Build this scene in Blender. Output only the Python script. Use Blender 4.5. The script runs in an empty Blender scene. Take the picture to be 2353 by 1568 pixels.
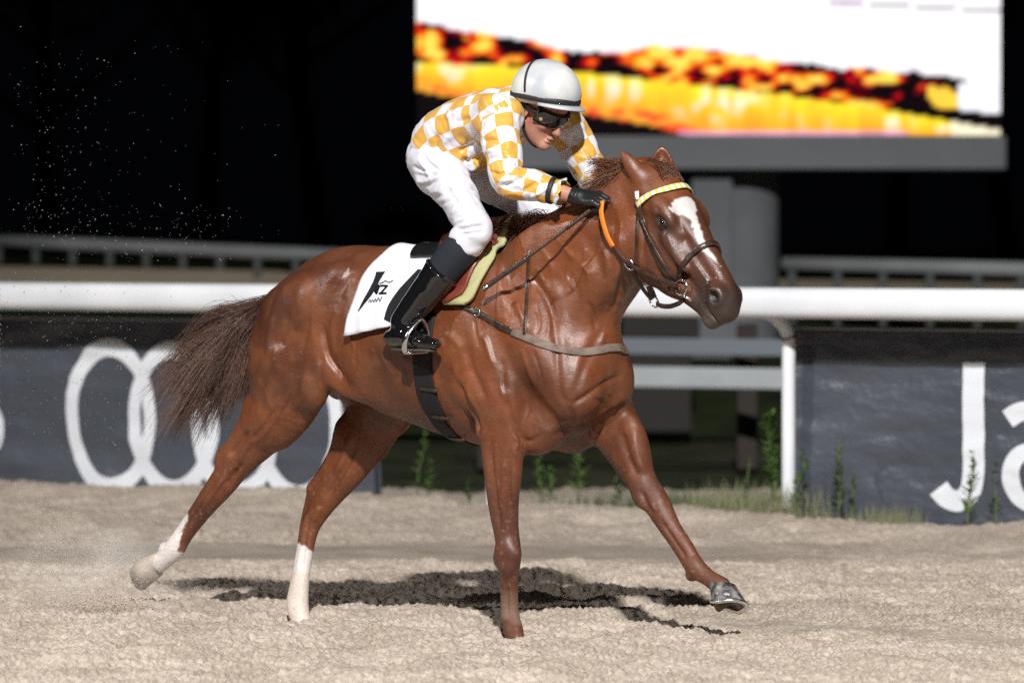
import bpy, bmesh, math, random
import numpy as np
from mathutils import Vector, Matrix

# ------------------------------------------------------------------ camera, world, lights, exposure
sc = bpy.context.scene
COL = sc.collection
IMW, IMH, FPX, HOR = 2352.0, 1568.0, 11570.0, 562.0      # picture measure used for all lay-out
CAMZ = 1.42
PITCH = math.atan((IMH / 2 - HOR) / FPX)
cam_d = bpy.data.cameras.new('camera')
cam = bpy.data.objects.new('camera', cam_d); COL.objects.link(cam)
cam.location = (0, 0, CAMZ)
cam.rotation_euler = (math.pi / 2 - PITCH, 0, 0)
cam_d.sensor_width = 36.0
cam_d.lens = 36.0 * FPX / IMW
cam_d.clip_start = 0.5
cam_d.clip_end = 2000
cam_d.dof.use_dof = True
cam_d.dof.focus_distance = 18.55
cam_d.dof.aperture_fstop = 2.9
sc.camera = cam

world = bpy.data.worlds.new('World'); sc.world = world
world.use_nodes = True
bg = world.node_tree.nodes['Background']
bg.inputs['Color'].default_value = (0.55, 0.68, 1.0, 1)
bg.inputs['Strength'].default_value = 0.0012

def flood(name, loc, aim, power, size, radius, col):
    """floodlight bank on a mast of the racecourse (night race)"""
    l = bpy.data.lights.new(name, 'SPOT')
    l.energy = power; l.spot_size = math.radians(size); l.spot_blend = 0.75
    l.shadow_soft_size = radius; l.color = col
    o = bpy.data.objects.new(name, l); COL.objects.link(o)
    o.location = loc
    o.rotation_euler = (Vector(aim) - Vector(loc)).to_track_quat('-Z', 'Y').to_euler()
    return o
flood('floodlight', (0.5, -11.5, 21.5), (0, 16.5, 0), 93000, 46, 0.5, (1.0, 0.982, 0.965))
flood('floodlight', (-36, 8, 25.0), (0, 19, 0), 25000, 34, 0.5, (1.0, 0.985, 0.97))
flood('floodlight', (26, 2, 17.0), (0, 17, 0), 1500, 44, 0.5, (1.0, 0.982, 0.965))

sc.view_settings.view_transform = 'Standard'
sc.view_settings.look = 'None'
sc.view_settings.exposure = 0.0
sc.view_settings.gamma = 1.0
sc.render.engine = 'CYCLES'
sc.cycles.use_denoising = False
try:
    sc.cycles.denoiser = 'OPENIMAGEDENOISE'
except Exception:
    pass
sc.cycles.max_bounces = 6
sc.cycles.sample_clamp_indirect = 4.0

# ------------------------------------------------------------------ measuring helpers
CP, SP = math.cos(PITCH), math.sin(PITCH)
CAM = np.array([0, 0, CAMZ])
def ray(kx, ky):
    a, b = (kx - IMW / 2) / FPX, -(ky - IMH / 2) / FPX
    return np.array([a, CP + b * SP, -SP + b * CP])
def at_depth(kx, ky, d):
    r = ray(kx, ky); return CAM + r * (d / r[1])
def on_ground(kx, ky, z=0.0):
    r = ray(kx, ky); return CAM + r * ((z - CAMZ) / r[2])
# the horse runs parallel to the rail, 40 degrees off the picture plane
TH = math.radians(40)
HU = np.array([math.cos(TH), -math.sin(TH), 0])
HV = np.array([math.sin(TH), math.cos(TH), 0])
HW = np.array([0, 0, 1.0])
RFG = on_ground(1176, 1445)
HO = RFG + 0.05 * HV                       # ground point under the horse's middle plane
def P(kx, ky, Y):
    """picture point on the horse's fore-and-aft plane at side offset Y -> horse coordinates"""
    r = ray(kx, ky)
    t = (Y - (CAM - HO) @ HV) / (r @ HV)
    p = CAM + r * t - HO
    return np.array([p @ HU, Y, p[2]])
def to_world(p):
    p = np.asarray(p, float)
    return HO + p[..., 0:1] * HU + p[..., 1:2] * HV + p[..., 2:3] * HW
HORSE_ROTZ = -TH

# ------------------------------------------------------------------ object helpers
def tag(o, label=None, cat=None, group=None, kind=None):
    if label: o['label'] = label
    if cat: o['category'] = cat
    if group: o['group'] = group
    if kind: o['kind'] = kind
    return o
def empty(name, loc=(0, 0, 0), rz=0.0):
    o = bpy.data.objects.new(name, None); COL.objects.link(o)
    o.location = loc; o.rotation_euler = (0, 0, rz); o.empty_display_size = 0.1
    return o
def horse_frame(o):
    o.location = HO; o.rotation_euler = (0, 0, HORSE_ROTZ); return o
def mesh_obj(name, V, F, mat, parent=None, smooth=True, attrs=None):
    me = bpy.data.meshes.new(name)
    V = np.asarray(V, np.float32)
    if isinstance(F, np.ndarray):
        n, k = F.shape
        me.vertices.add(len(V)); me.vertices.foreach_set('co', V.ravel())
        me.loops.add(n * k); me.loops.foreach_set('vertex_index', F.astype(np.int32).ravel())
        me.polygons.add(n); me.polygons.foreach_set('loop_start', np.arange(0, n * k, k, dtype=np.int32))
        me.update(calc_edges=True)
    else:
        me.from_pydata([tuple(map(float, v)) for v in V], [], [tuple(map(int, f)) for f in F]); me.update()
    if smooth:
        me.polygons.foreach_set('use_smooth', np.ones(len(me.polygons), bool))
    if attrs:
        for an, a in attrs.items():
            a = np.asarray(a, np.float32)
            if a.ndim == 1:
                at = me.attributes.new(an, 'FLOAT', 'POINT'); at.data.foreach_set('value', a)
            elif a.shape[1] == 3 and an.startswith('v_'):
                at = me.attributes.new(an, 'FLOAT_VECTOR', 'POINT'); at.data.foreach_set('vector', a.ravel())
            else:
                if a.shape[1] == 3: a = np.concatenate([a, np.ones((len(a), 1), np.float32)], 1)
                at = me.attributes.new(an, 'FLOAT_COLOR', 'POINT'); at.data.foreach_set('color', a.ravel())
    if mat is not None: me.materials.append(mat)
    o = bpy.data.objects.new(name, me); COL.objects.link(o)
    if parent is not None: o.parent = parent
    return o
class MB:
    """collects simple shapes of ONE piece"""
    def __init__(s): s.V = []; s.F = []
    def add(s, V, F):
        b = len(s.V); s.V += [tuple(map(float, v)) for v in V]; s.F += [tuple(int(i) + b for i in f) for f in F]; return s
    def box(s, c, d, R=None):
        c = np.array(c, float); d = np.array(d, float) / 2
        v = np.array([[x, y, z] for x in (-1, 1) for y in (-1, 1) for z in (-1, 1)], float) * d
        if R is not None: v = v @ np.array(R, float).T
        return s.add(v + c, [(0, 1, 3, 2), (4, 6, 7, 5), (0, 4, 5, 1), (2, 3, 7, 6), (0, 2, 6, 4), (1, 5, 7, 3)])
    def tube(s, pts, rad, n=10, cap=True, closed=False, flat=None, upv=None):
        """swept ring along pts; rad number or list; flat = (wide, thin) makes a strap turned so 'wide' lies along upv"""
        pts = [np.array(p, float) for p in pts]; m = len(pts)
        rad = [rad] * m if np.isscalar(rad) else list(rad)
        V = []; prev = None
        for i, p in enumerate(pts):
            a = pts[(i - 1) % m] if (closed or i) else p
            b = pts[(i + 1) % m] if (closed or i < m - 1) else p
            t = b - a; t /= (np.linalg.norm(t) + 1e-12)
            if upv is not None:
                u = np.array(upv[i] if np.ndim(upv) > 1 else upv, float)
            elif prev is None:
                u = np.array([0, 0, 1.0]) if abs(t[2]) < .9 else np.array([1.0, 0, 0])
            else: u = prev
            u = u - t * (u @ t); u /= (np.linalg.norm(u) + 1e-12); prev = u
            w = np.cross(t, u)
            for j in range(n):
                an = 2 * math.pi * j / n
                if flat:
                    cx, cy = math.cos(an), math.sin(an)
                    q = u * flat[0] * rad[i] * np.sign(cx) * abs(cx) ** .5 + w * flat[1] * rad[i] * np.sign(cy) * abs(cy) ** .5
                else: q = (u * math.cos(an) + w * math.sin(an)) * rad[i]
                V.append(p + q)
        F = []
        for i in range(m if closed else m - 1):
            for j in range(n):
                i2 = (i + 1) % m
                F.append((i * n + j, i * n + (j + 1) % n, i2 * n + (j + 1) % n, i2 * n + j))
        if cap and not closed:
            F.append(tuple(range(n - 1, -1, -1))); F.append(tuple((m - 1) * n + j for j in range(n)))
        return s.add(V, F)
    def lathe(s, prof, n=32, c=(0, 0, 0), R=None):
        V = []; m = len(prof)
        for r, z in prof:
            for j in range(n):
                a = 2 * math.pi * j / n; V.append((r * math.cos(a), r * math.sin(a), z))
        V = np.array(V)
        if R is not None: V = V @ np.array(R).T
        F = [(i * n + j, i * n + (j + 1) % n, (i + 1) * n + (j + 1) % n, (i + 1) * n + j) for i in range(m - 1) for j in range(n)]
        return s.add(V + np.array(c), F)
    def obj(s, name, mat, parent=None, smooth=True, bevel=0, attrs=None):
        o = mesh_obj(name, s.V, s.F, mat, parent, smooth, attrs)
        if bevel:
            m = o.modifiers.new('bevel', 'BEVEL'); m.width = bevel; m.segments = 2; m.limit_method = 'ANGLE'
        return o
def crom(pts, n=6, closed=False):
    """Catmull-Rom through rows of numbers"""
    p = np.array(pts, float); m = len(p); out = []
    rng = range(m) if closed else range(m - 1)
    for i in rng:
        if closed: a, b, c, d = p[(i - 1) % m], p[i], p[(i + 1) % m], p[(i + 2) % m]
        else:
            b, c = p[i], p[i + 1]
            a = p[i - 1] if i else 2 * b - c
            d = p[i + 2] if i + 2 < m else 2 * c - b
        for j in range(n):
            t = j / n
            out.append(.5 * (2 * b + (c - a) * t + (2 * a - 5 * b + 4 * c - d) * t * t + (3 * b - a - 3 * c + d) * t ** 3))
    if not closed: out.append(p[-1])
    return np.array(out)
def nrm(v):
    v = np.asarray(v, float); return v / (np.linalg.norm(v) + 1e-12)

# ------------------------------------------------------------------ implicit modelling: one smooth skin out of many muscles
class Grid:
    def __init__(s, lo, hi, h):
        s.lo = np.array(lo, float); s.h = h
        s.n = np.ceil((np.array(hi) - s.lo) / h).astype(int) + 1
        s.F = np.full(s.n, 0.5, np.float32)
        s.ax = [(s.lo[i] + h * np.arange(s.n[i])).astype(np.float32) for i in range(3)]
    def win(s, lo, hi):
        a = np.maximum(np.floor((np.array(lo) - s.lo) / s.h).astype(int), 0)
        b = np.minimum(np.ceil((np.array(hi) - s.lo) / s.h).astype(int) + 1, s.n)
        if np.any(b <= a): return None, None
        sl = tuple(slice(a[i], b[i]) for i in range(3))
        X = s.ax[0][sl[0]][:, None, None]; Y = s.ax[1][sl[1]][None, :, None]; Z = s.ax[2][sl[2]][None, None, :]
        return sl, (X, Y, Z)
    def put(s, sl, d, k, op):
        A = s.F[sl]
        if op == 'add':
            if k <= 0: s.F[sl] = np.minimum(A, d); return
            h = np.clip(.5 + .5 * (A - d) / k, 0, 1)
            s.F[sl] = A * (1 - h) + d * h - k * h * (1 - h)
        else:                                       # carve
            if k <= 0: s.F[sl] = np.maximum(A, -d); return
            h = np.clip(.5 - .5 * (A + d) / k, 0, 1)
            s.F[sl] = A * (1 - h) - d * h + k * h * (1 - h)
    def ell(s, c, r, ax=None, k=.03, op='add'):
        c = np.array(c, float); r = np.array(r, float)
        ax = np.eye(3) if ax is None else np.array(ax, float)
        e = np.sqrt(((ax * r[:, None]) ** 2).sum(0)) + k + .02
        sl, q = s.win(c - e, c + e)
        if sl is None: return
        X, Y, Z = q[0] - c[0], q[1] - c[1], q[2] - c[2]
        k0 = 0; k1 = 0
        for i in range(3):
            u = (X * ax[i][0] + Y * ax[i][1] + Z * ax[i][2])
            k0 = k0 + (u / r[i]) ** 2; k1 = k1 + (u / r[i] ** 2) ** 2
        k0 = np.sqrt(k0); d = k0 * (k0 - 1) / (np.sqrt(k1) + 1e-6)
        s.put(sl, d, k, op)
    def mus(s, a, b, w, t, lat=(0, 1, 0), k=.02, op='add', ext=1.15):
        """muscle belly from a to b, w across, t thick along lat"""
        a = np.array(a, float); b = np.array(b, float); L = np.linalg.norm(b - a)
        u = (b - a) / L; l = np.array(lat, float); l = l - u * (l @ u); l /= np.linalg.norm(l)
        s.ell((a + b) / 2, (L / 2 * ext, w, t), (u, np.cross(u, l), l), k, op)
    def seg(s, a, b, ra, rb, k=.02, op='add'):
        a = np.array(a, float); b = np.array(b, float); e = max(ra, rb) + k + .02
        sl, q = s.win(np.minimum(a, b) - e, np.maximum(a, b) + e)
        if sl is None: return
        ab = b - a; X, Y, Z = q[0] - a[0], q[1] - a[1], q[2] - a[2]
        t = np.clip((X * ab[0] + Y * ab[1] + Z * ab[2]) / (ab @ ab), 0, 1)
        d = np.sqrt((X - t * ab[0]) ** 2 + (Y - t * ab[1]) ** 2 + (Z - t * ab[2]) ** 2) - (ra + (rb - ra) * t)
        s.put(sl, d, k, op)
    def line(s, pts, r, k=.012, op='add', n=4):
        p = crom(pts, n)
        rr = np.full(len(p), r) if np.isscalar(r) else np.interp(np.linspace(0, 1, len(p)), np.linspace(0, 1, len(r)), r)
        e = rr.max() + k + .02
        sl, q = s.win(p.min(0) - e, p.max(0) + e)
        if sl is None: return
        D = np.full(s.F[sl].shape, 1.0, np.float32); o = [x.start for x in sl]
        for i in range(len(p) - 1):
            s._seg_into(D, o, p[i], p[i + 1], rr[i], rr[i + 1], e)
        s.put(sl, D, k, op)
    def _seg_into(s, D, o, a, b, ra, rb, e):
        sl, q = s.win(np.minimum(a, b) - e, np.maximum(a, b) + e)
        if sl is None: return
        ls = tuple(slice(sl[i].start - o[i], sl[i].stop - o[i]) for i in range(3))
        ab = b - a; X, Y, Z = q[0] - a[0], q[1] - a[1], q[2] - a[2]
        t = np.clip((X * ab[0] + Y * ab[1] + Z * ab[2]) / (ab @ ab + 1e-9), 0, 1)
        d = np.sqrt((X - t * ab[0]) ** 2 + (Y - t * ab[1]) ** 2 + (Z - t * ab[2]) ** 2) - (ra + (rb - ra) * t)
        D[ls] = np.minimum(D[ls], d)
    def tube(s, st, lat=(0, 1, 0), k=.03, op='add', n=5):
        """rows (x, y, z, r_lat, r_perp): swept ellipse"""
        p = crom(st, n); e = p[:, 3:5].max() + k + .03
        sl, q = s.win(p[:, :3].min(0) - e, p[:, :3].max(0) + e)
        if sl is None: return
        D = np.full(s.F[sl].shape, 1.0, np.float32); o = [x.start for x in sl]
        lat = np.array(lat, float)
        for i in range(len(p) - 1):
            a, b = p[i, :3], p[i + 1, :3]; ab = b - a; L = np.linalg.norm(ab)
            if L < 1e-6: continue
            ei = max(p[i, 3:5].max(), p[i + 1, 3:5].max()) + k + .03
            sw, q = s.win(np.minimum(a, b) - ei, np.maximum(a, b) + ei)
            if sw is None: continue
            ls = tuple(slice(sw[j].start - o[j], sw[j].stop - o[j]) for j in range(3))
            T = ab / L; l = lat - T * (lat @ T); l /= np.linalg.norm(l); m = np.cross(T, l)
            X, Y, Z = q[0] - a[0], q[1] - a[1], q[2] - a[2]
            ta = X * T[0] + Y * T[1] + Z * T[2]
            t = np.clip(ta / L, 0, 1)
            rl = p[i, 3] + (p[i + 1, 3] - p[i, 3]) * t; rp = p[i, 4] + (p[i + 1, 4] - p[i, 4]) * t
            u = X * l[0] + Y * l[1] + Z * l[2]; v = X * m[0] + Y * m[1] + Z * m[2]; w = ta - t * L
            rm = np.minimum(rl, rp)
            k0 = np.sqrt((u / rl) ** 2 + (v / rp) ** 2 + (w / rm) ** 2)
            k1 = np.sqrt((u / rl ** 2) ** 2 + (v / rp ** 2) ** 2 + (w / rm ** 2) ** 2)
            D[ls] = np.minimum(D[ls], k0 * (k0 - 1) / (k1 + 1e-6))
        s.put(sl, D, k, op)
    def mesh(s, smooth=2):
        F = s.F; h = s.h
        ins = F < 0
        cnt = np.zeros(np.array(F.shape) - 1, np.uint8)
        for dx in (0, 1):
            for dy in (0, 1):
                for dz in (0, 1):
                    cnt += ins[dx:F.shape[0] - 1 + dx, dy:F.shape[1] - 1 + dy, dz:F.shape[2] - 1 + dz]
        mask = (cnt > 0) & (cnt < 8)
        I, J, K = np.nonzero(mask)
        idx = np.full(mask.shape, -1, np.int32); idx[I, J, K] = np.arange(len(I))
        acc = np.zeros((len(I), 3)); num = np.zeros(len(I))
        C = {}
        for dx in (0, 1):
            for dy in (0, 1):
                for dz in (0, 1): C[dx, dy, dz] = F[I + dx, J + dy, K + dz]
        for a in C:
            for axis in range(3):
                if a[axis] == 0:
                    b = list(a); b[axis] = 1; b = tuple(b)
                    fa, fb = C[a], C[b]; x = (fa < 0) != (fb < 0)
                    t = np.where(x, fa / np.where(x, fa - fb, 1), 0)
                    for c in range(3):
                        acc[:, c] += np.where(x, a[c] + (t if c == axis else 0), 0)
                    num += x
        V = s.lo + h * (np.stack([I, J, K], 1) + acc / num[:, None])
        Q = []
        nx, ny, nz = F.shape
        def quads(ax):
            sl0 = [slice(None)] * 3; sl1 = [slice(None)] * 3
            sl0[ax] = slice(0, F.shape[ax] - 1); sl1[ax] = slice(1, F.shape[ax])
            A = ins[tuple(sl0)]; B = ins[tuple(sl1)]
            i, j, k = np.nonzero(A != B); p = [i, j, k]
            o1, o2 = [(1, 2), (2, 0), (0, 1)][ax]
            ok = (p[o1] > 0) & (p[o2] > 0) & (p[o1] < F.shape[o1] - 1) & (p[o2] < F.shape[o2] - 1)
            p = [x[ok] for x in p]
            def cell(d1, d2):
                c = [p[0].copy(), p[1].copy(), p[2].copy()]; c[o1] -= d1; c[o2] -= d2
                return idx[c[0], c[1], c[2]]
            q = np.stack([cell(1, 1), cell(0, 1), cell(0, 0), cell(1, 0)], 1)
            fl = ~A[p[0], p[1], p[2]]
            q[fl] = q[fl][:, ::-1]
            return q
        Q = np.concatenate([quads(a) for a in range(3)])
        Q = Q[(Q >= 0).all(1)]
        for _ in range(smooth): V = relax(V, Q, .5)
        return V, Q
def relax(V, Q, f=.5):
    n = len(V); S = np.zeros((n, 3)); c = np.zeros(n)
    for a, b in ((0, 1), (1, 2), (2, 3), (3, 0)):
        for x, y in ((a, b), (b, a)):
            i = Q[:, x]; j = Q[:, y]
            for d in range(3): S[:, d] += np.bincount(i, V[j, d], n)
            c += np.bincount(i, minlength=n)
    return V + f * (S / np.maximum(c, 1)[:, None] - V)
def vnormals(V, Q):
    fn = np.cross(V[Q[:, 2]] - V[Q[:, 0]], V[Q[:, 3]] - V[Q[:, 1]])
    N = np.zeros_like(V)
    for i in range(4):
        for d in range(3): N[:, d] += np.bincount(Q[:, i], fn[:, d], len(V))
    return N / (np.linalg.norm(N, axis=1, keepdims=True) + 1e-12)
_rs = np.random.RandomState(7)
_PERM = _rs.rand(64, 64, 64).astype(np.float32)
def vnoise(p):
    """smooth value noise 0..1 at rows of points"""
    i = np.floor(p).astype(int); f = p - i; f = f * f * (3 - 2 * f); i &= 63; j = (i + 1) & 63
    def g(a, b, c): return _PERM[a, b, c]
    x0, y0, z0 = i.T; x1, y1, z1 = j.T; u, v, w = f.T
    a = g(x0, y0, z0) * (1 - u) + g(x1, y0, z0) * u; b = g(x0, y1, z0) * (1 - u) + g(x1, y1, z0) * u
    c = g(x0, y0, z1) * (1 - u) + g(x1, y0, z1) * u; d = g(x0, y1, z1) * (1 - u) + g(x1, y1, z1) * u
    return (a * (1 - v) + b * v) * (1 - w) + (c * (1 - v) + d * v) * w
def fbm(p, o=3):
    s = 0; a = .5
    for i in range(o): s = s + a * vnoise(p * 2 ** i + 7.3 * i); a *= .5
    return s / (1 - .5 ** o)
def sstep(a, b, x):
    t = np.clip((x - a) / (b - a), 0, 1); return t * t * (3 - 2 * t)

# ------------------------------------------------------------------ material helpers
def mat(name, col=(.5, .5, .5), rough=.6, spec=.5, metal=0.0, sheen=0.0, coat=0.0):
    m = bpy.data.materials.new(name); m.use_nodes = True
    b = m.node_tree.nodes['Principled BSDF']
    b.inputs['Base Color'].default_value = (*col, 1); b.inputs['Roughness'].default_value = rough
    b.inputs['Specular IOR Level'].default_value = spec; b.inputs['Metallic'].default_value = metal
    if sheen: b.inputs['Sheen Weight'].default_value = sheen
    if coat: b.inputs['Coat Weight'].default_value = coat; b.inputs['Coat Roughness'].default_value = .08
    return m
def nt(m): return m.node_tree.nodes, m.node_tree.links, m.node_tree.nodes['Principled BSDF']
def node(m, t, **kw):
    n = m.node_tree.nodes.new(t)
    for k, v in kw.items():
        if k in n.inputs.keys() if hasattr(n.inputs, 'keys') else False: n.inputs[k].default_value = v
        else: setattr(n, k, v)
    return n
def noise_bump(m, scale, strength, dist=.01, detail=4, coord='Object', stretch=None, chain=None, rough=.55):
    N, L, b = nt(m)
    tc = N.new('ShaderNodeTexCoord'); src = tc.outputs[coord]
    if stretch:
        mp = N.new('ShaderNodeMapping'); mp.inputs['Scale'].default_value = stretch; L.new(src, mp.inputs['Vector']); src = mp.outputs[0]
    nz = N.new('ShaderNodeTexNoise'); nz.inputs['Scale'].default_value = scale; nz.inputs['Detail'].default_value = detail; nz.inputs['Roughness'].default_value = rough
    L.new(src, nz.inputs['Vector'])
    bp = N.new('ShaderNodeBump'); bp.inputs['Strength'].default_value = strength; bp.inputs['Distance'].default_value = dist
    L.new(nz.outputs['Fac'], bp.inputs['Height'])
    if chain is not None: L.new(chain.outputs[0], bp.inputs['Normal'])
    L.new(bp.outputs[0], b.inputs['Normal'])
    return bp
def noise_tint(m, c1, c2, scale, lo=.3, hi=.7, detail=5, stretch=None, coord='Object', out=True):
    N, L, b = nt(m)
    tc = N.new('ShaderNodeTexCoord'); src = tc.outputs[coord]
    if stretch:
        mp = N.new('ShaderNodeMapping'); mp.inputs['Scale'].default_value = stretch; L.new(src, mp.inputs['Vector']); src = mp.outputs[0]
    nz = N.new('ShaderNodeTexNoise'); nz.inputs['Scale'].default_value = scale; nz.inputs['Detail'].default_value = detail
    L.new(src, nz.inputs['Vector'])
    cr = N.new('ShaderNodeValToRGB'); cr.color_ramp.elements[0].position = lo; cr.color_ramp.elements[1].position = hi
    cr.color_ramp.elements[0].color = (*c1, 1); cr.color_ramp.elements[1].color = (*c2, 1)
    L.new(nz.outputs['Fac'], cr.inputs[0])
    if out: L.new(cr.outputs[0], b.inputs['Base Color'])
    return cr
# ------------------------------------------------------------------ setting
RND = random.Random(11)
# the rail and banners stand on a line parallel to the horse's run
RA, RB = on_ground(0, 1124), on_ground(2352, 1228)
RU = nrm(RB - RA); RN = np.array([RU[1], -RU[0], 0]); RN = RN if RN[1] < 0 else -RN        # towards the track
def rail_s(kx):
    """distance along the banner line where a picture column meets it"""
    r = ray(kx, 900); t = ((RA - CAM) @ RN) / (r @ RN); return float((CAM + r * t - RA) @ RU)
def rail_sz(kx, ky, off=0.0):
    r = ray(kx, ky); t = ((RA + RN * off - CAM) @ RN) / (r @ RN); p = CAM + r * t - RA
    return float(p @ RU), float(p[2])

def sand_height(x, y, amp):
    p = np.stack([x, y, np.zeros_like(x)], 1)
    d = (p - RA) @ RN                                            # metres in front of the banner line
    z = .030 * (fbm(p * .9 + 3, 3) - .5)
    clump = fbm(p * np.array([8, 6, 1]) + 5, 3); lump = fbm(p * np.array([46, 34, 1]) + 40, 2)
    crumb = vnoise(p * np.array([120, 80, 1]) + 9)
    furrow = fbm(p * np.array([3.2, 4.2, 1]) + 71, 2)
    rel = .050 * (furrow - .5) + .040 * (clump - .5) + .032 * (lump - .5) + .012 * (crumb - .5)
    berm = .075 * np.exp(-((d - .45) / .45) ** 2) * (.4 + 1.2 * fbm(p * 2.2 + 17, 2)) - .10 * sstep(.02, -.30, d)
    # rolled strip between two harrowed ones
    y0 = 23.3 + .05 * x
    wob = 1.3 * (fbm(p * np.array([1.1, 1.1, 1]) + 31, 3) - .5)
    strip = np.exp(-((y - y0 + wob) / .72) ** 4) * (1 - .65 * sstep(.7, 1.7, x))
    strip2 = .9 * np.exp(-((y - 19.45 + .76 * x) / .30) ** 4) * sstep(.45, .9, x)
    return z + berm + amp * rel * (1 - .86 * strip) * (1 - .6 * strip2), np.clip(strip + .45 * strip2, 0, 1)

def make_ground():
    # one wide sheet to the horizon
    gm = mat('dark turf', (.03, .045, .018), .95, .1); noise_tint(gm, (.016, .028, .010), (.060, .060, .034), 1.3, .35, .65, detail=8); noise_bump(gm, 20, .8, .03)
    tag(MB().box((0, 200, -.56), (1600, 1600, .8)).obj('ground', gm, smooth=False), kind='structure')
    # sand track
    sm = mat('raked sand', (.42, .35, .29), .92, .15)
    N, L, b = nt(sm)
    tc = N.new('ShaderNodeTexCoord')
    n1 = N.new('ShaderNodeTexNoise'); n1.inputs['Scale'].default_value = 3.0; n1.inputs['Detail'].default_value = 8; L.new(tc.outputs['Object'], n1.inputs['Vector'])
    n2 = N.new('ShaderNodeTexNoise'); n2.inputs['Scale'].default_value = 85; n2.inputs['Detail'].default_value = 5; L.new(tc.outputs['Object'], n2.inputs['Vector'])
    c1 = N.new('ShaderNodeValToRGB'); c1.color_ramp.elements[0].color = (.395, .330, .268, 1); c1.color_ramp.elements[1].color = (.520, .445, .372, 1); c1.color_ramp.elements[0].position = .35; c1.color_ramp.elements[1].position = .65
    c2 = N.new('ShaderNodeValToRGB'); c2.color_ramp.elements[0].color = (.80, .79, .78, 1); c2.color_ramp.elements[1].color = (1.06, 1.06, 1.06, 1); c2.color_ramp.elements[0].position = .32; c2.color_ramp.elements[1].position = .6
    L.new(n1.outputs['Fac'], c1.inputs[0]); L.new(n2.outputs['Fac'], c2.inputs[0])
    mx = N.new('ShaderNodeMix'); mx.data_type = 'RGBA'; mx.blend_type = 'MULTIPLY'; mx.inputs[0].default_value = 1; L.new(c1.outputs[0], mx.inputs[6]); L.new(c2.outputs[0], mx.inputs[7])
    at = N.new('ShaderNodeAttribute'); at.attribute_name = 'rolled'
    m2 = N.new('ShaderNodeMix'); m2.data_type = 'RGBA'; m2.blend_type = 'MULTIPLY'; m2.inputs[7].default_value = (.74, .74, .74, 1); L.new(at.outputs['Fac'], m2.inputs[0]); L.new(mx.outputs[2], m2.inputs[6])
    L.new(m2.outputs[2], b.inputs['Base Color'])
    n3 = N.new('ShaderNodeTexNoise'); n3.inputs['Scale'].default_value = 240; n3.inputs['Detail'].default_value = 3; L.new(tc.outputs['Object'], n3.inputs['Vector'])
    bp = N.new('ShaderNodeBump'); bp.inputs['Strength'].default_value = .5; bp.inputs['Distance'].default_value = .006; L.new(n3.outputs['Fac'], bp.inputs['Height'])
    bq = N.new('ShaderNodeBump'); bq.inputs['Strength'].default_value = .45; bq.inputs['Distance'].default_value = .012; L.new(n2.outputs['Fac'], bq.inputs['Height']); L.new(bp.outputs[0], bq.inputs['Normal'])
    L.new(bq.outputs[0], b.inputs['Normal'])
    us = np.linspace(-.165, .150, 1120); ys = np.concatenate([np.linspace(15.2, 22.5, 700), np.linspace(22.52, 31.2, 320)])
    X, Y = np.meshgrid(us, ys, indexing='ij'); X = X * Y; x, y = X.ravel(), Y.ravel()
    z, strip = sand_height(x, y, 1.0)
    # hollows around planted hooves, pushed-up rim
    for c, r in ((to_world(P(1180, 1445, -.05))[:2], .11), (to_world(P(690, 1405, .04))[:2], .12)):
        d = np.hypot(x - c[0], y - c[1]); z += .012 * np.exp(-((d - r) / .05) ** 2) - .042 * np.exp(-(d / .36) ** 2)
    ni, nj = X.shape
    i, j = np.meshgrid(np.arange(ni - 1), np.arange(nj - 1), indexing='ij'); a = (i * nj + j).ravel()
    F = np.stack([a, a + nj, a + nj + 1, a + 1], 1)
    tag(mesh_obj('sand_track', np.stack([x, y, z], 1), F, sm, attrs={'rolled': strip}), kind='structure')
    # the same sand outside the finely built part
    def slab(name, pts, z0):
        tag(mesh_obj(name, [(p[0], p[1], z0) for p in pts], [tuple(range(len(pts)))], sm, smooth=False, attrs={'rolled': np.zeros(len(pts))}), kind='structure')
    far = RU * 60
    slab('sand_apron', [RA - far + RN * .1, RA + RU * rail_s(2352) + far + RN * .1, RA + far + RN * 40, RA - far + RN * 40], -.065)

def rail_tube(name, a, b, r, m, parent=None, n=18, flat=None):
    L = np.linalg.norm(b - a); k = max(2, int(L / 1.0))
    pts = [a + (b - a) * i / k for i in range(k + 1)]
    return MB().tube(pts, r, n, flat=flat, upv=[(0, 0, 1)] * len(pts) if flat else None).obj(name, m, parent)

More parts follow.
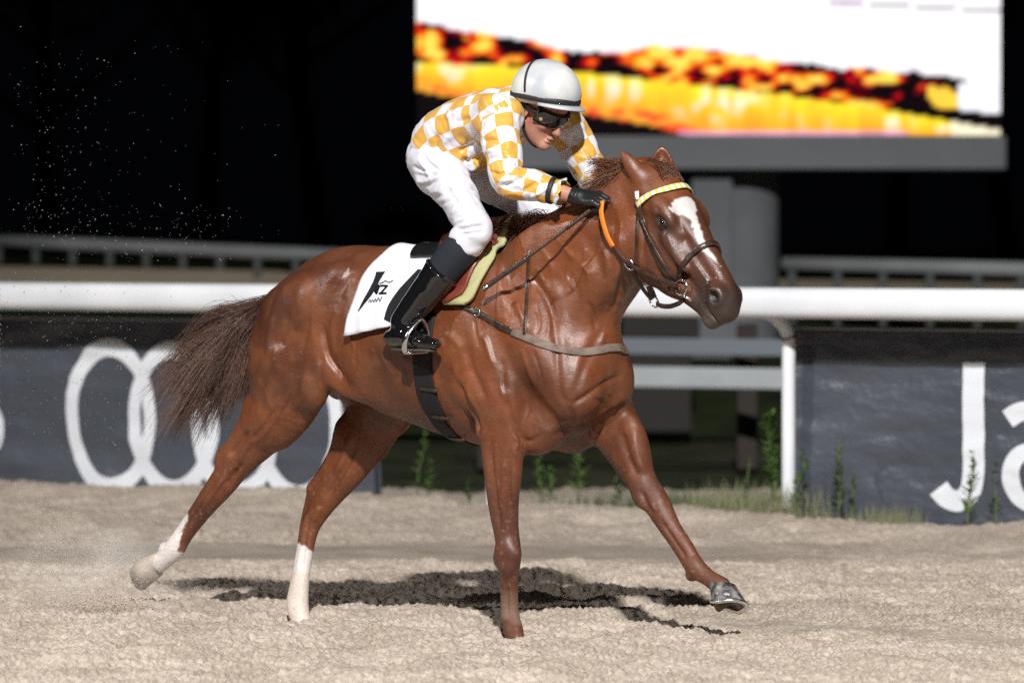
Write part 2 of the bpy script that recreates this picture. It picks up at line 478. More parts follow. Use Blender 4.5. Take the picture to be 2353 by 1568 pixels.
def make_rail():
    w = mat('white painted aluminium', (.74, .76, .80), .38, .5); noise_tint(w, (.66, .68, .72), (.80, .82, .85), 2.0, .3, .7); noise_bump(w, 6, .08, .01)
    root = empty('running_rail', RA); tag(root, 'thick white racecourse rail running across the picture behind the horse', 'rail')
    off = .30                                                   # the rail hangs out over the track
    zc = 1.128
    a = RN * off + np.array([0, 0, zc]) - RU * 14; b = RN * off + np.array([0, 0, zc]) + RU * (rail_s(2352) + 10)
    k = 40; pts = [a + (b - a) * i / k for i in range(k + 1)]
    MB().tube(pts, 1.0, 24, flat=None).obj('unused', w) if False else None
    # rounded section, taller than deep
    m = MB(); n = 24; V = []
    for p in pts:
        for j in range(n):
            t = 2 * math.pi * j / n; V.append(p + RN * .070 * np.sign(math.cos(t)) * abs(math.cos(t)) ** .75 + np.array([0, 0, .078 * np.sign(math.sin(t)) * abs(math.sin(t)) ** .75]))
    m.add(V, [(i * n + j, i * n + (j + 1) % n, (i + 1) * n + (j + 1) % n, (i + 1) * n + j) for i in range(k) for j in range(n)])
    m.obj('rail', w, root)
    # swan-neck posts
    for kx in (1838, 1160, -330, 2900):
        s = rail_s(kx); p0 = RU * s + RN * .10
        pts = [p0 + np.array([0, 0, z]) for z in (-.3, .1, .5, .80, .93)] + [p0 + RN * .03 + np.array([0, 0, 1.00]), p0 + RN * .12 + np.array([0, 0, 1.06]), p0 + RN * .2 + np.array([0, 0, 1.08])]
        post = MB().tube(crom(pts, 4), .034, 16).obj('post', w, root)
        q = p0 + np.array([0, 0, .955]); tie = mat('black cable tie', (.02, .02, .02), .5) if kx == 1838 else bpy.data.materials['black cable tie']
        MB().tube([q + np.array([.040 * math.cos(t), .040 * math.sin(t), .014 * math.sin(t + 1)]) for t in np.linspace(0, 2 * math.pi, 18, endpoint=False)], .0045, 6, closed=True).obj('tie', tie, post)

def banner_disp(s, z, seed):
    s = np.asarray(s, float); z = np.asarray(z, float)
    p = np.stack([s * 1.1, z * 2.6, np.full_like(s, seed)], 1)
    q = np.stack([s * 2.6 + z * 1.2, z * 7.0, np.full_like(s, seed + 4)], 1)
    r = np.stack([s * 3.5, z * 1.2, np.full_like(s, seed + 9)], 1)
    return .026 * (fbm(p, 2) - .5) + .034 * (fbm(q, 3) - .5) + .026 * (fbm(np.stack([s * 1.6 - z, z * 12.0, np.full_like(s, seed + 14)], 1), 2) - .5) + .010 * (fbm(r, 2) - .5)
def make_banner(label, s0, s1, seed, marks, group):
    cloth = mat('slate blue printed vinyl', (.064, .073, .092), .37, .55); noise_tint(cloth, (.055, .063, .080), (.080, .090, .112), 3, .3, .7, coord='Generated'); noise_bump(cloth, 7, .5, .03, detail=3, coord='Object', stretch=(1, 1, 2.2))
    white = mat('white print', (.70, .73, .77), .5, .4)
    root = empty('banner', RA); tag(root, label, 'banner', group)
    zt, zb = 1.00, -.12
    def bp(s, z, off=0.0):
        s = np.atleast_1d(np.asarray(s, float)); z = np.atleast_1d(np.asarray(z, float))
        return s[:, None] * RU + z[:, None] * HW + (off + banner_disp(s, z, seed))[:, None] * RN
    ns, nz = int((s1 - s0) / .025), 46
    S, Z = np.meshgrid(np.linspace(s0, s1, ns), np.linspace(zb, zt, nz), indexing='ij')
    i, j = np.meshgrid(np.arange(ns - 1), np.arange(nz - 1), indexing='ij'); a = (i * nz + j).ravel()
    o = mesh_obj('sheet', bp(S.ravel(), Z.ravel()), np.stack([a, a + nz, a + nz + 1, a + 1], 1), cloth, root)
    md = o.modifiers.new('thick', 'SOLIDIFY'); md.thickness = .003; md.offset = -1
    # top hem with its wire
    hem = mat('grey hem', (.22, .22, .24), .6) if 'grey hem' not in bpy.data.materials else bpy.data.materials['grey hem']
    MB().tube(list(bp(np.linspace(s0, s1, 40), np.full(40, zt), .006)), .010, 8).obj('hem', hem, root)
    side = mat('dark hem', (.018, .020, .026), .6) if 'dark hem' not in bpy.data.materials else bpy.data.materials['dark hem']
    for e in (s0 + .02, s1 - .02):
        MB().tube(list(bp(np.full(12, e), np.linspace(zb, zt, 12), .006)), 1.0, 8, flat=(.02, .004), upv=[RU] * 12).obj('side_hem', side, root)
    for nm, A, B in marks:                                         # two matching edges in picture measure
        k = len(A); rows = 5; V = []
        for q in range(k):
            for r in range(rows):
                f = r / (rows - 1); kx, ky = A[q][0] + (B[q][0] - A[q][0]) * f, A[q][1] + (B[q][1] - A[q][1]) * f
                s, z = rail_sz(kx, ky); V.append(bp(s, z, .0045)[0])
        F = [(q * rows + r, (q + 1) * rows + r, (q + 1) * rows + r + 1, q * rows + r + 1) for q in range(k - 1) for r in range(rows - 1)]
        mesh_obj(nm, V, F, white, o)
    return root
def ell_marks(nm, cx, cy, ox, oy, ix, iy, skew=.06, t0=0, t1=2 * math.pi, n=56):
    t = np.linspace(t0, t1, n)
    A = [(cx + ox * math.cos(q), cy + oy * math.sin(q) + skew * ox * math.cos(q)) for q in t]
    B = [(cx + ix * math.cos(q), cy + iy * math.sin(q) + skew * ix * math.cos(q)) for q in t]
    return (nm, A, B)
def make_banners():
    rings = [ell_marks('ring', 257 + 143 * i, 957 + 6 * i, 103, 180, 76, 139) for i in range(4)]
    rings.append(ell_marks('letter', -62, 982, 72, 92, 44, 60))
    make_banner('dark slate banner with four linked white rings left of the horse', rail_s(-260) - 9.0, rail_s(874), 2.0, rings, 'banners along the rail')
    # letter J: stem and hook
    cen = [(2237, 832), (2238, 900), (2239, 980), (2240, 1050), (2239, 1095), (2230, 1130), (2206, 1150), (2178, 1142), (2158, 1120)]
    hw = [25, 25, 25, 25, 25, 24, 24, 24, 24]
    c = crom(cen, 5); w = np.interp(np.linspace(0, 1, len(c)), np.linspace(0, 1, len(hw)), hw)
    T = np.gradient(c, axis=0); T /= np.linalg.norm(T, axis=1, keepdims=True); Nn = np.stack([-T[:, 1], T[:, 0]], 1)
    jm = ('letter', [tuple(p) for p in c + Nn * w[:, None]], [tuple(p) for p in c - Nn * w[:, None]])
    bowl = ell_marks('letter', 2372, 1097, 66, 80, 26, 44)
    ct = crom([(2318, 962), (2345, 946), (2378, 944), (2408, 962), (2420, 1000), (2421, 1080), (2422, 1180)], 5)
    T = np.gradient(ct, axis=0); T /= np.linalg.norm(T, axis=1, keepdims=True); Nn = np.stack([-T[:, 1], T[:, 0]], 1)
    am = ('letter', [tuple(p) for p in ct + Nn * 22], [tuple(p) for p in ct - Nn * 22])
    make_banner('dark slate banner with large white letters right of the horse', rail_s(1799), rail_s(2760), 8.0, [jm, bowl, am], 'banners along the rail')

def make_screen():
    d = 43.0
    root = empty('video_screen', (at_depth(1640, 900, d)[0], d, 0)); tag(root, 'large lit video screen glowing white and yellow above the track', 'screen')
    o0 = np.array([at_depth(1640, 900, d)[0], d, 0])
    def W(kx, ky, dd=0): return at_depth(kx, ky, d + dd) - o0
    a = W(957, 311); c = W(2298, -420)
    # lamps of the screen: one coloured face each, as a coarse picture of a sunset field
    nx, nz = 230, 126
    U, Vv = np.meshgrid((np.arange(nx) + .5) / nx, (np.arange(nz) + .5) / nz, indexing='ij')
    kx = 957 + U * 1341; ky = 311 - Vv * 731
    p = np.stack([kx.ravel() / 60, ky.ravel() / 34, np.zeros(kx.size)], 1)
    n1 = fbm(p * .8, 3).reshape(kx.shape); n2 = fbm(p * 2.2 + 9, 3).reshape(kx.shape); n3 = np.clip(.5 + 1.7 * (fbm(p * np.array([1.5, 1.7, 1]) + 31, 4) - .5), 0, 1).reshape(kx.shape); n4 = vnoise(p * np.array([3.0, .5, 1]) + 51).reshape(kx.shape)
    t = (kx - 957) / 1341
    tops = np.interp(kx, [957, 1150, 1230, 1300, 1420, 1500, 1600, 1750, 1900, 2050, 2180, 2300], [48, 84, 96, 112, 120, 104, 108, 132, 152, 160, 175, 205])      # tree tops
    foot = np.interp(kx, [957, 1180, 1400, 1700, 2000, 2300], [142, 152, 172, 205, 245, 297])             # edge of the field
    low = np.interp(kx, [957, 1100, 1300, 1500, 1650, 2300], [205, 232, 252, 286, 330, 330])              # bottom of the field
    col = np.zeros(kx.shape + (3,)); col[:] = (1.0, .97, 1.0)
    sky_pink = sstep(.55, .75, n1)[..., None] * np.array([.02, .10, .0]); col -= sky_pink
    h = ky - tops - 16 * (n2 - .5)
    tree = (h > 0) & (ky < foot)
    col[tree] = (.006, .003, .004)
    f2 = (ky - tops) / np.maximum(foot - tops, 1)
    warm = np.interp(kx, [957, 1100, 1250, 1400, 1480, 1600, 1750, 1950, 2080, 2160, 2300], [.70, .55, .40, .18, .85, .95, .85, .75, .45, .15, .1])
    g = n3 + .45 * (warm - .62) - .30 * np.clip(f2 - .45, 0, 1)
    for th, cc in ((.38, (.28, .0, .01)), (.46, (.75, .012, .008)), (.54, (.95, .16, .008)), (.62, (1.0, .42, .02)), (.72, (1.0, .72, .10))):
        col[tree & (g > th)] = cc
    col[tree & (kx > 2180)] = (.006, .003, .004)
    col[tree & (kx > 2130) & (kx < 2200) & (ky > 195) & (ky < 245) & (g > .3)] = (1.0, .62, .06)
    corner = (kx > 2196) & (ky > 190) & (ky < np.interp(kx, [2160, 2300], [245, 262]))
    col[corner] = (.92, .90, 1.0)
    fld = (ky >= foot) & (ky < low)
    v = (ky - foot) / np.maximum(low - foot, 1)
    hot = np.clip(.45 - np.abs(v - .30), 0, 1) * sstep(.50, .62, n4) * sstep(.42, .6, n1)
    yel = np.stack([np.ones_like(v), .76 - .50 * v + .22 * (n4 - .5) + .4 * hot, .030 + 1.3 * hot], -1)
    col[fld] = yel[fld]
    edge = fld & (v > .78 + .2 * (n3 - .5)); col[edge & (n2 > .5)] = (.9, .10, .03); col[edge & (n2 <= .5)] = (.95, .40, .04)
    base = fld & (ky > 302) & (kx < 2080); col[base] = np.array([.85, .42, .62]) * (.7 + .4 * n4[base][:, None])
    tip = fld & (kx > 2180); col[tip] = np.array([.95, .88, .62])
    col[(ky >= low) & (ky < 400)] = (.006, .004, .005)
    dk = (ky < 24) & (ky > 2 + (kx - 1900) * .055) & (ky < 7 + (kx - 1900) * .055) & (kx > 1900); col[dk] = (.03, .02, .05)
    col = np.clip(col * (.92 + .16 * n2[..., None]), 0, 1)
    xs = np.linspace(a[0], c[0], nx); zs = np.linspace(a[2], c[2], nz)
    X, Z = np.meshgrid(xs, zs, indexing='ij'); V = np.stack([X.ravel(), np.full(X.size, -.03), Z.ravel()], 1)
    i, j = np.meshgrid(np.arange(nx - 1), np.arange(nz - 1), indexing='ij'); q = (i * nz + j).ravel()
    F = np.stack([q, q + nz, q + nz + 1, q + 1], 1)
    em = bpy.data.materials.new('lit screen'); em.use_nodes = True
    Nd, L = em.node_tree.nodes, em.node_tree.links; Nd.clear()
    out = Nd.new('ShaderNodeOutputMaterial'); e = Nd.new('ShaderNodeEmission'); at = Nd.new('ShaderNodeAttribute'); at.attribute_name = 'pixel'
    e.inputs['Strength'].default_value = 1.2; L.new(at.outputs['Color'], e.inputs['Color']); L.new(e.outputs[0], out.inputs[0])
    scr = mesh_obj('display', V, F, em, root, smooth=False, attrs={'pixel': col.reshape(-1, 3)})
    dark = mat('black screen housing', (.010, .011, .013), .6); grey = mat('grey painted steel', (.27, .285, .31), .6, .4); noise_tint(grey, (.24, .255, .28), (.31, .325, .35), 1.2, .3, .7)
    MB().box(((a[0] + c[0]) / 2, .30, (a[2] + c[2]) / 2 - .05), (c[0] - a[0] - .03, .62, c[2] - a[2] + .1)).obj('housing', dark, root, smooth=False, bevel=.02)
    bl, br = W(985, 314), W(2305, 390)
    MB().box(((bl[0] + br[0]) / 2, .25, (bl[2] + br[2]) / 2), (br[0] - bl[0], 1.0, bl[2] - br[2])).obj('beam', grey, root, smooth=False, bevel=.015)
    # pier: round column with a flat pilaster and plinth
    cl, cr = W(1600, 500), W(1797, 500); cx = (cl[0] + cr[0]) / 2; r = (cr[0] - cl[0]) / 2
    zt = W(1600, 392)[2] - .005
    conc = mat('grey painted concrete', (.26, .27, .29), .8, .3); noise_tint(conc, (.20, .21, .23), (.31, .32, .34), 1.6, .3, .7, detail=7); noise_bump(conc, 18, .3, .01)
    MB().lathe([(r, -.2), (r, zt)], 40, (cx, .55, 0)).obj('column', conc, root)
    p0, p1 = W(1588, 500), W(1682, 500)
    MB().box(((p0[0] + p1[0]) / 2, .25, zt / 2 - .1), (p1[0] - p0[0], .5, zt + .2)).obj('pilaster', conc, root, smooth=False, bevel=.02)
    MB().box((W(1560, 900)[0], -.55, .13), (1.25, .5, .34)).obj('plinth', conc, root, smooth=False, bevel=.02)

def make_fence(name, label, ka, kb, da, db, thick, posts, zdrop, m, cat='fence', group=None):
    A, B = at_depth(*ka, da), at_depth(*kb, db)
    root = empty(name, (A[0], A[1], 0)); tag(root, label, cat, group); o = np.array([A[0], A[1], 0])
    u = nrm(B - A); r = thick / 2
    pm_ = bpy.data.materials.get('weathered grey post') or mat('weathered grey post', (.15, .165, .16), .8, .2)
    rail_tube('rail', A - o, B - o, r, m, root)
    for kx in posts:
        f = (kx - ka[0]) / (kb[0] - ka[0]); dd = 1 / (1 / da + (1 / db - 1 / da) * f); p = at_depth(kx, ka[1] + (kb[1] - ka[1]) * f, dd) - o
        MB().tube([p + np.array([0, 0, -zdrop]), p + np.array([0, 0, -r * .5])], .036, 10).obj('post', pm_, root)
    return root
def make_far_things():
    wf = mat('weathered white rail', (.40, .42, .43), .7, .3); noise_tint(wf, (.34, .36, .37), (.46, .48, .48), 2, .3, .7)
    # far bank with the second track
    bank = mat('pale far track', (.40, .34, .25), .95, .1); noise_tint(bank, (.46, .39, .28), (.60, .52, .38), .8, .3, .7, detail=6)
    turf = mat('far grass', (.03, .05, .015), .95, .1); noise_tint(turf, (.014, .022, .009), (.034, .044, .018), 2.5, .3, .7, detail=7)
    def strip(name, rows, m):
        V = []; n = 40
        for (yl, yr, d) in rows:
            for i in range(n + 1):
                kx = -700 + 3800 * i / n; V.append(at_depth(kx, yl + (yr - yl) * (kx / 2352), d))
        F = [(r * (n + 1) + i, r * (n + 1) + i + 1, (r + 1) * (n + 1) + i + 1, (r + 1) * (n + 1) + i) for r in range(len(rows) - 1) for i in range(n)]
        tag(mesh_obj(name, V, F, m), kind='structure')
    strip('far_grass_bank', [(990, 1010, 40.5), (760, 790, 43.6), (652, 672, 44.6)], turf)
    strip('far_track', [(652, 672, 44.6), (612, 650, 44.95)], bank)
    strip('far_meadow', [(612, 650, 44.95), (585, 640, 49), (566, 628, 95)], turf)
    make_fence('far_rail', 'long blurred grey rail above the far track on the left', (-60, 552), (1120, 601), 46.5, 43.5, .118, [-3, 82, 167, 252, 336, 420, 505, 591, 680, 770, 862], .46, wf)
    make_fence('far_rail', 'short blurred grey rail right of the screen column', (1800, 606), (2460, 621), 43.0, 42.0, .120, [1819, 1924, 2028, 2136, 2245, 2347, 2450], .62, wf)
    # barrier boards seen in the gap behind the rail
    root0 = at_depth(1620, 1010, 34.0); root = empty('barrier', (root0[0], root0[1], 0)); tag(root, 'low barrier of two pale boards in the gap behind the rail', 'barrier')
    o = np.array([root0[0], root0[1], 0])
    wb = mat('pale barrier board', (.52, .55, .57), .6, .3); noise_tint(wb, (.46, .49, .51), (.58, .61, .62), 3, .3, .7)
    gb = mat('blue grey barrier board', (.22, .25, .28), .6, .3)
    for y0, y1, m, dd in ((842, 890, wb, 0), (776, 816, gb, .4)):
        A, B = at_depth(1050, (y0 + y1) / 2 - 4, 35 + dd) - o, at_depth(1960, (y0 + y1) / 2 + 3, 33.4 + dd) - o
        h = (y1 - y0) / FPX * 34; L = np.linalg.norm(B - A); u = nrm(B - A)
        ang = math.atan2(u[1], u[0]); Rz = np.array([[math.cos(ang), -math.sin(ang), 0], [math.sin(ang), math.cos(ang), 0], [0, 0, 1]])
        MB().box((A + B) / 2, (L, .05, h), Rz).obj('board', m, root, smooth=False, bevel=.012)
    br = mat('dark timber post', (.030, .022, .018), .8); noise_bump(br, 20, .5, .01)
    for kx in (1120, 1716):
        p = at_depth(kx, 900, 34.6) - o
        MB().box((p[0], p[1], .38), (.14, .10, 1.0)).obj('post', br, root, smooth=False, bevel=.01)
    p = at_depth(1515, 752, 40.0)
    bx = MB().box((0, 0, 0), (.62, .5, .17)).box((0, 0, -.45), (.5, .4, .75)).obj('cabinet', mat('dark brown cabinet', (.022, .018, .015), .7), smooth=False, bevel=.015)
    bx.location = (p[0], p[1], p[2]); tag(bx, 'dark brown cabinet standing in front of the screen column', 'cabinet')
    # parked car far off on the left
    c = at_depth(915, 548, 78); root = empty('parked_car', (c[0], c[1], c[2] - .05)); tag(root, 'dim grey car parked far behind the jockey in the dark', 'car')
    pm = mat('grey car paint', (.10, .105, .11), .5, .4); gl = mat('car glass', (.01, .012, .014), .1, .5); ty = mat('tyre', (.01, .01, .01), .8)
    prof = [(-.55, .10), (-.56, .28), (-.50, .36), (-.30, .40), (-.16, .56), (.18, .57), (.36, .42), (.54, .36), (.57, .24), (.56, .10)]
    w = .5; V = [(x * 1.05, -w, z) for x, z in prof] + [(x * 1.05, w, z) for x, z in prof]; n = len(prof)
    mb = MB().add(V, [tuple(range(n)), tuple(range(2 * n - 1, n - 1, -1))] + [(i, n + i, n + (i + 1) % n, (i + 1) % n) for i in range(n)]); mb.obj('body', pm, root, smooth=False, bevel=.03)
    MB().add([(-.27, -w - .006, .41), (-.15, -w - .006, .53), (.16, -w - .006, .53), (.31, -w - .006, .42)], [(0, 3, 2, 1)]).obj('window', gl, root, smooth=False)
    for x in (-.36, .36): MB().lathe([(.001, -.05), (.10, -.05), (.115, -.03), (.115, .03), (.10, .05), (.001, .05)], 20, (x, -w, .11), [[1, 0, 0], [0, 0, 1], [0, 1, 0]]).obj('wheel', ty, root)

def make_trees():
    bark = mat('dark bark', (.05, .042, .035), .9, .2); noise_bump(bark, 12, .8, .03)
    leaf = mat('dark evergreen leaves', (.030, .045, .018), .8, .2)
    labels = ['dark tree with forked trunk left of the screen', 'dark tree leaning at the left edge behind the rail', 'dark tree between the jockey and the left edge', 'dark tree right of the screen column', 'dark tree at the far right behind the short rail']
    for ti, (kx, d, h) in enumerate([(740, 84, 9.5), (110, 92, 10), (470, 88, 9), (2060, 80, 8.5), (2320, 90, 9.5)]):
        b = at_depth(kx, 575, d); rng = np.random.RandomState(50 + ti)
        root = empty('tree', (b[0], b[1], b[2] - .3)); tag(root, labels[ti], 'tree', 'dark trees behind the course')
        lean = rng.randn() * .5
        tr = MB().tube(crom([(0, 0, 0), (lean * .3, 0, h * .2), (lean * .7, .2, h * .42), (lean, .1, h * .62)], 5), list(np.linspace(.22, .09, 16)), 10)
        for q in range(7):
            a = rng.rand() * 6.28; z0 = h * (.22 + .35 * rng.rand()); L = h * (.18 + .2 * rng.rand()); p0 = np.array([lean * z0 / h, 0, z0])
            tr.tube(crom([p0, p0 + np.array([math.cos(a) * L * .5, math.sin(a) * L * .5, L * .35]), p0 + np.array([math.cos(a) * L, math.sin(a) * L, L * .8])], 4), list(np.linspace(.08, .025, 9)), 7)
        tr.obj('trunk', bark, root)
        n = 2600; c = []
        lobes = [(np.array([lean + rng.randn() * h * .15, rng.randn() * h * .12, h * (.55 + .35 * rng.rand())]), h * (.12 + .10 * rng.rand())) for _ in range(9)]
        V = []; F = []
        for q in range(n):
            lc, lr = lobes[rng.randint(9)]; v = nrm(rng.randn(3)); p = lc + v * lr * (.55 + .5 * rng.rand()); s = .10 + .10 * rng.rand()
            u = nrm(rng.randn(3)); w = nrm(np.cross(u, rng.randn(3))); k = len(V); V += [p - u * s, p + w * s * .5, p + u * s, p - w * s * .5]; F.append((k, k + 1, k + 2, k + 3))
        mesh_obj('crown', V, F, leaf, root, smooth=False)

def weed(kx, kyb, kyt, d_off, label, m_leaf, m_stem, rng, dens=46, group='weeds along the rail', lean=0.0, wide=1.0):
    """upright weed with narrow leaves all round the stem"""
    r = ray(kx, kyb); t = ((RA + RN * d_off - CAM) @ RN) / (r @ RN); b = CAM + r * t; b[2] = max(b[2], -.05)
    h = (kyb - kyt) / FPX * b[1]
    root = empty('weed', b); tag(root, label, 'weed', group)
    top = np.array([lean * h, rng.randn() * .02, h]); st = crom([(0, 0, 0), top * .4 + rng.randn(3) * .008, top * .75 + rng.randn(3) * .010, top], 5)
    MB().tube(st, list(np.linspace(.005, .0018, len(st))), 6).obj('stem', m_stem, root)
    V = []; F = []
    for q in range(dens):
        f = .15 + .85 * rng.rand(); p = np.array([np.interp(f, np.linspace(0, 1, len(st)), st[:, i]) for i in range(3)])
        a = rng.rand() * 6.28; L = wide * h * (.10 + .16 * rng.rand()) * (1.15 - .7 * f); dr = np.array([math.cos(a), math.sin(a), .55 + .6 * rng.rand()]); dr = nrm(dr); sd = nrm(np.cross(dr, (0, 0, 1))); wd = .006 + .006 * rng.rand()
        k = len(V); mid = p + dr * L * .5; tip = p + dr * L + np.array([0, 0, -.15 * L]); V += [p, mid + sd * wd, tip, mid - sd * wd]; F.append((k, k + 1, k + 2, k + 3))
    mesh_obj('leaves', V, F, m_leaf, root, smooth=False)
def make_plants():
    rng = np.random.RandomState(8)
    green = mat('fresh weed leaf', (.085, .16, .035), .6, .3); green.node_tree.nodes['Principled BSDF'].inputs['Transmission Weight'].default_value = 0
    dull = mat('dull weed leaf', (.07, .11, .045), .7, .2); stem = mat('weed stem', (.10, .14, .05), .7, .2); dry = mat('dry grass', (.19, .195, .11), .85, .1)
    W = [(1772, 1150, 948, -.04, 'tall bushy green weed left of the white post', green, 150, .02, 1.1), (1790, 1190, 1060, .10, 'short green weed at the left foot of the white post', green, 60, -.08, 1.2), (1836, 1200, 1035, .22, 'thin green weed growing in front of the white post', green, 60, .03, .9),
         (2222, 1218, 1040, .34, 'feathery green weed in front of the letter J', green, 64, .06, 1.0), (2290, 1222, 1060, .30, 'dark spindly weed between the two white letters', dull, 40, -.03, .8), (1925, 1205, 1010, .22, 'dark upright weed on the banner right of the post', dull, 56, .02, .9), (1955, 1208, 1085, .20, 'small dull weed second right of the post', dull, 40, .05, 1.0),
         (958, 1150, 985, -.5, 'tall pale green weed under the horse belly', green, 30, .10, .9), (985, 1145, 1050, -.4, 'leafy low weed under the horse belly', green, 60, .0, 1.5), (1240, 1172, 1040, -.3, 'leafy green weed between the front legs', green, 60, -.02, 1.2), (1262, 1170, 1075, -.1, 'small green weed right of the straight front leg', green, 44, .04, 1.3), (1330, 1170, 1015, -.6, 'feathery weed between the front legs', green, 60, .02, 1.3),
         (1708, 1165, 1050, -.3, 'thin bent weed stalk in the gap left of the post', dull, 12, .12, .7), (1500, 1195, 1120, .0, 'low green weed behind the reaching front leg', green, 60, .05, 1.6), (1420, 1165, 1085, -.4, 'small weed beyond the reaching front leg', dull, 40, .0, 1.3), (1075, 1160, 1100, -.2, 'little weed just left of the straight front leg', dull, 34, .0, 1.4)]
    for kx, yb, yt, off, lab, m, dens, ln, wd in W: weed(kx, yb, yt, off, lab, m, stem, rng, dens, lean=ln, wide=wd)
    # dry tufts and undergrowth: nobody could count the blades
    V = []; F = []
    def blade(b, h, w):
        a = rng.rand() * 6.28; ln = .35 * rng.rand() * h; tip = b + np.array([math.cos(a) * ln, math.sin(a) * ln, h]); sd = np.array([math.sin(a), -math.cos(a), 0]) * w; k = len(V); mid = (b + tip) / 2 + np.array([0, 0, h * .06])
        V.extend([b - sd, b + sd, mid + sd * .8, tip, mid - sd * .8]); F.append((k, k + 1, k + 2, k + 3, k + 4))
    for q in range(3600):
        kx = 1610 + 560 * rng.rand() ** 1.2; s = rail_s(kx); off = .10 + .28 * rng.rand(); b = RA + RU * s + RN * off; hh = (.02 + .20 * rng.rand() ** 2.6) * (1.15 if kx < 1960 else .7)
        if vnoise(np.array([[s * 5, off * 4, 3.]]))[0] < .60: continue
        blade(b, hh, .0022 + .002 * rng.rand())
    tag(mesh_obj('dry_grass', V, F, dry, smooth=False), 'pale dry grass fringe along the foot of the rail', kind='stuff')
    V = []; F = []
    for q in range(5200):
        kx = 860 + 960 * rng.rand(); s = rail_s(kx); off = -.15 - 2.6 * rng.rand(); b = RA + RU * s + RN * off; b[2] = -.15
        if vnoise(np.array([[s * 2.5, off * 2, 7.]]))[0] < .40: continue
        blade(b, .05 + .14 * rng.rand(), .003 + .003 * rng.rand())
    tag(mesh_obj('undergrowth', V, F, dull, smooth=False), 'low green undergrowth in the gap behind the rail', kind='stuff')
    # bare earth strip behind the rail
    em = mat('grey earth', (.16, .145, .12), .95, .1); noise_tint(em, (.10, .095, .075), (.20, .18, .15), 4, .3, .7, detail=7); noise_bump(em, 30, .8, .02)
    n = 60; Vv = []
    for i in range(n + 1):
        s = -8 + (rail_s(2352) + 14) * i / n
        for o, z in ((.05, -.10), (-.5, -.11), (-1.6, -.13), (-2.1, -.20)): Vv.append(RA + RU * s + RN * (o + .25 * (vnoise(np.array([[s * 1.5, o, 2.]]))[0] - .5) * (o < -1)) + np.array([0, 0, z]))
    Fv = [(i * 4 + j, (i + 1) * 4 + j, (i + 1) * 4 + j + 1, i * 4 + j + 1) for i in range(n) for j in range(3)]
    tag(mesh_obj('earth_strip', Vv, Fv, em), kind='structure')

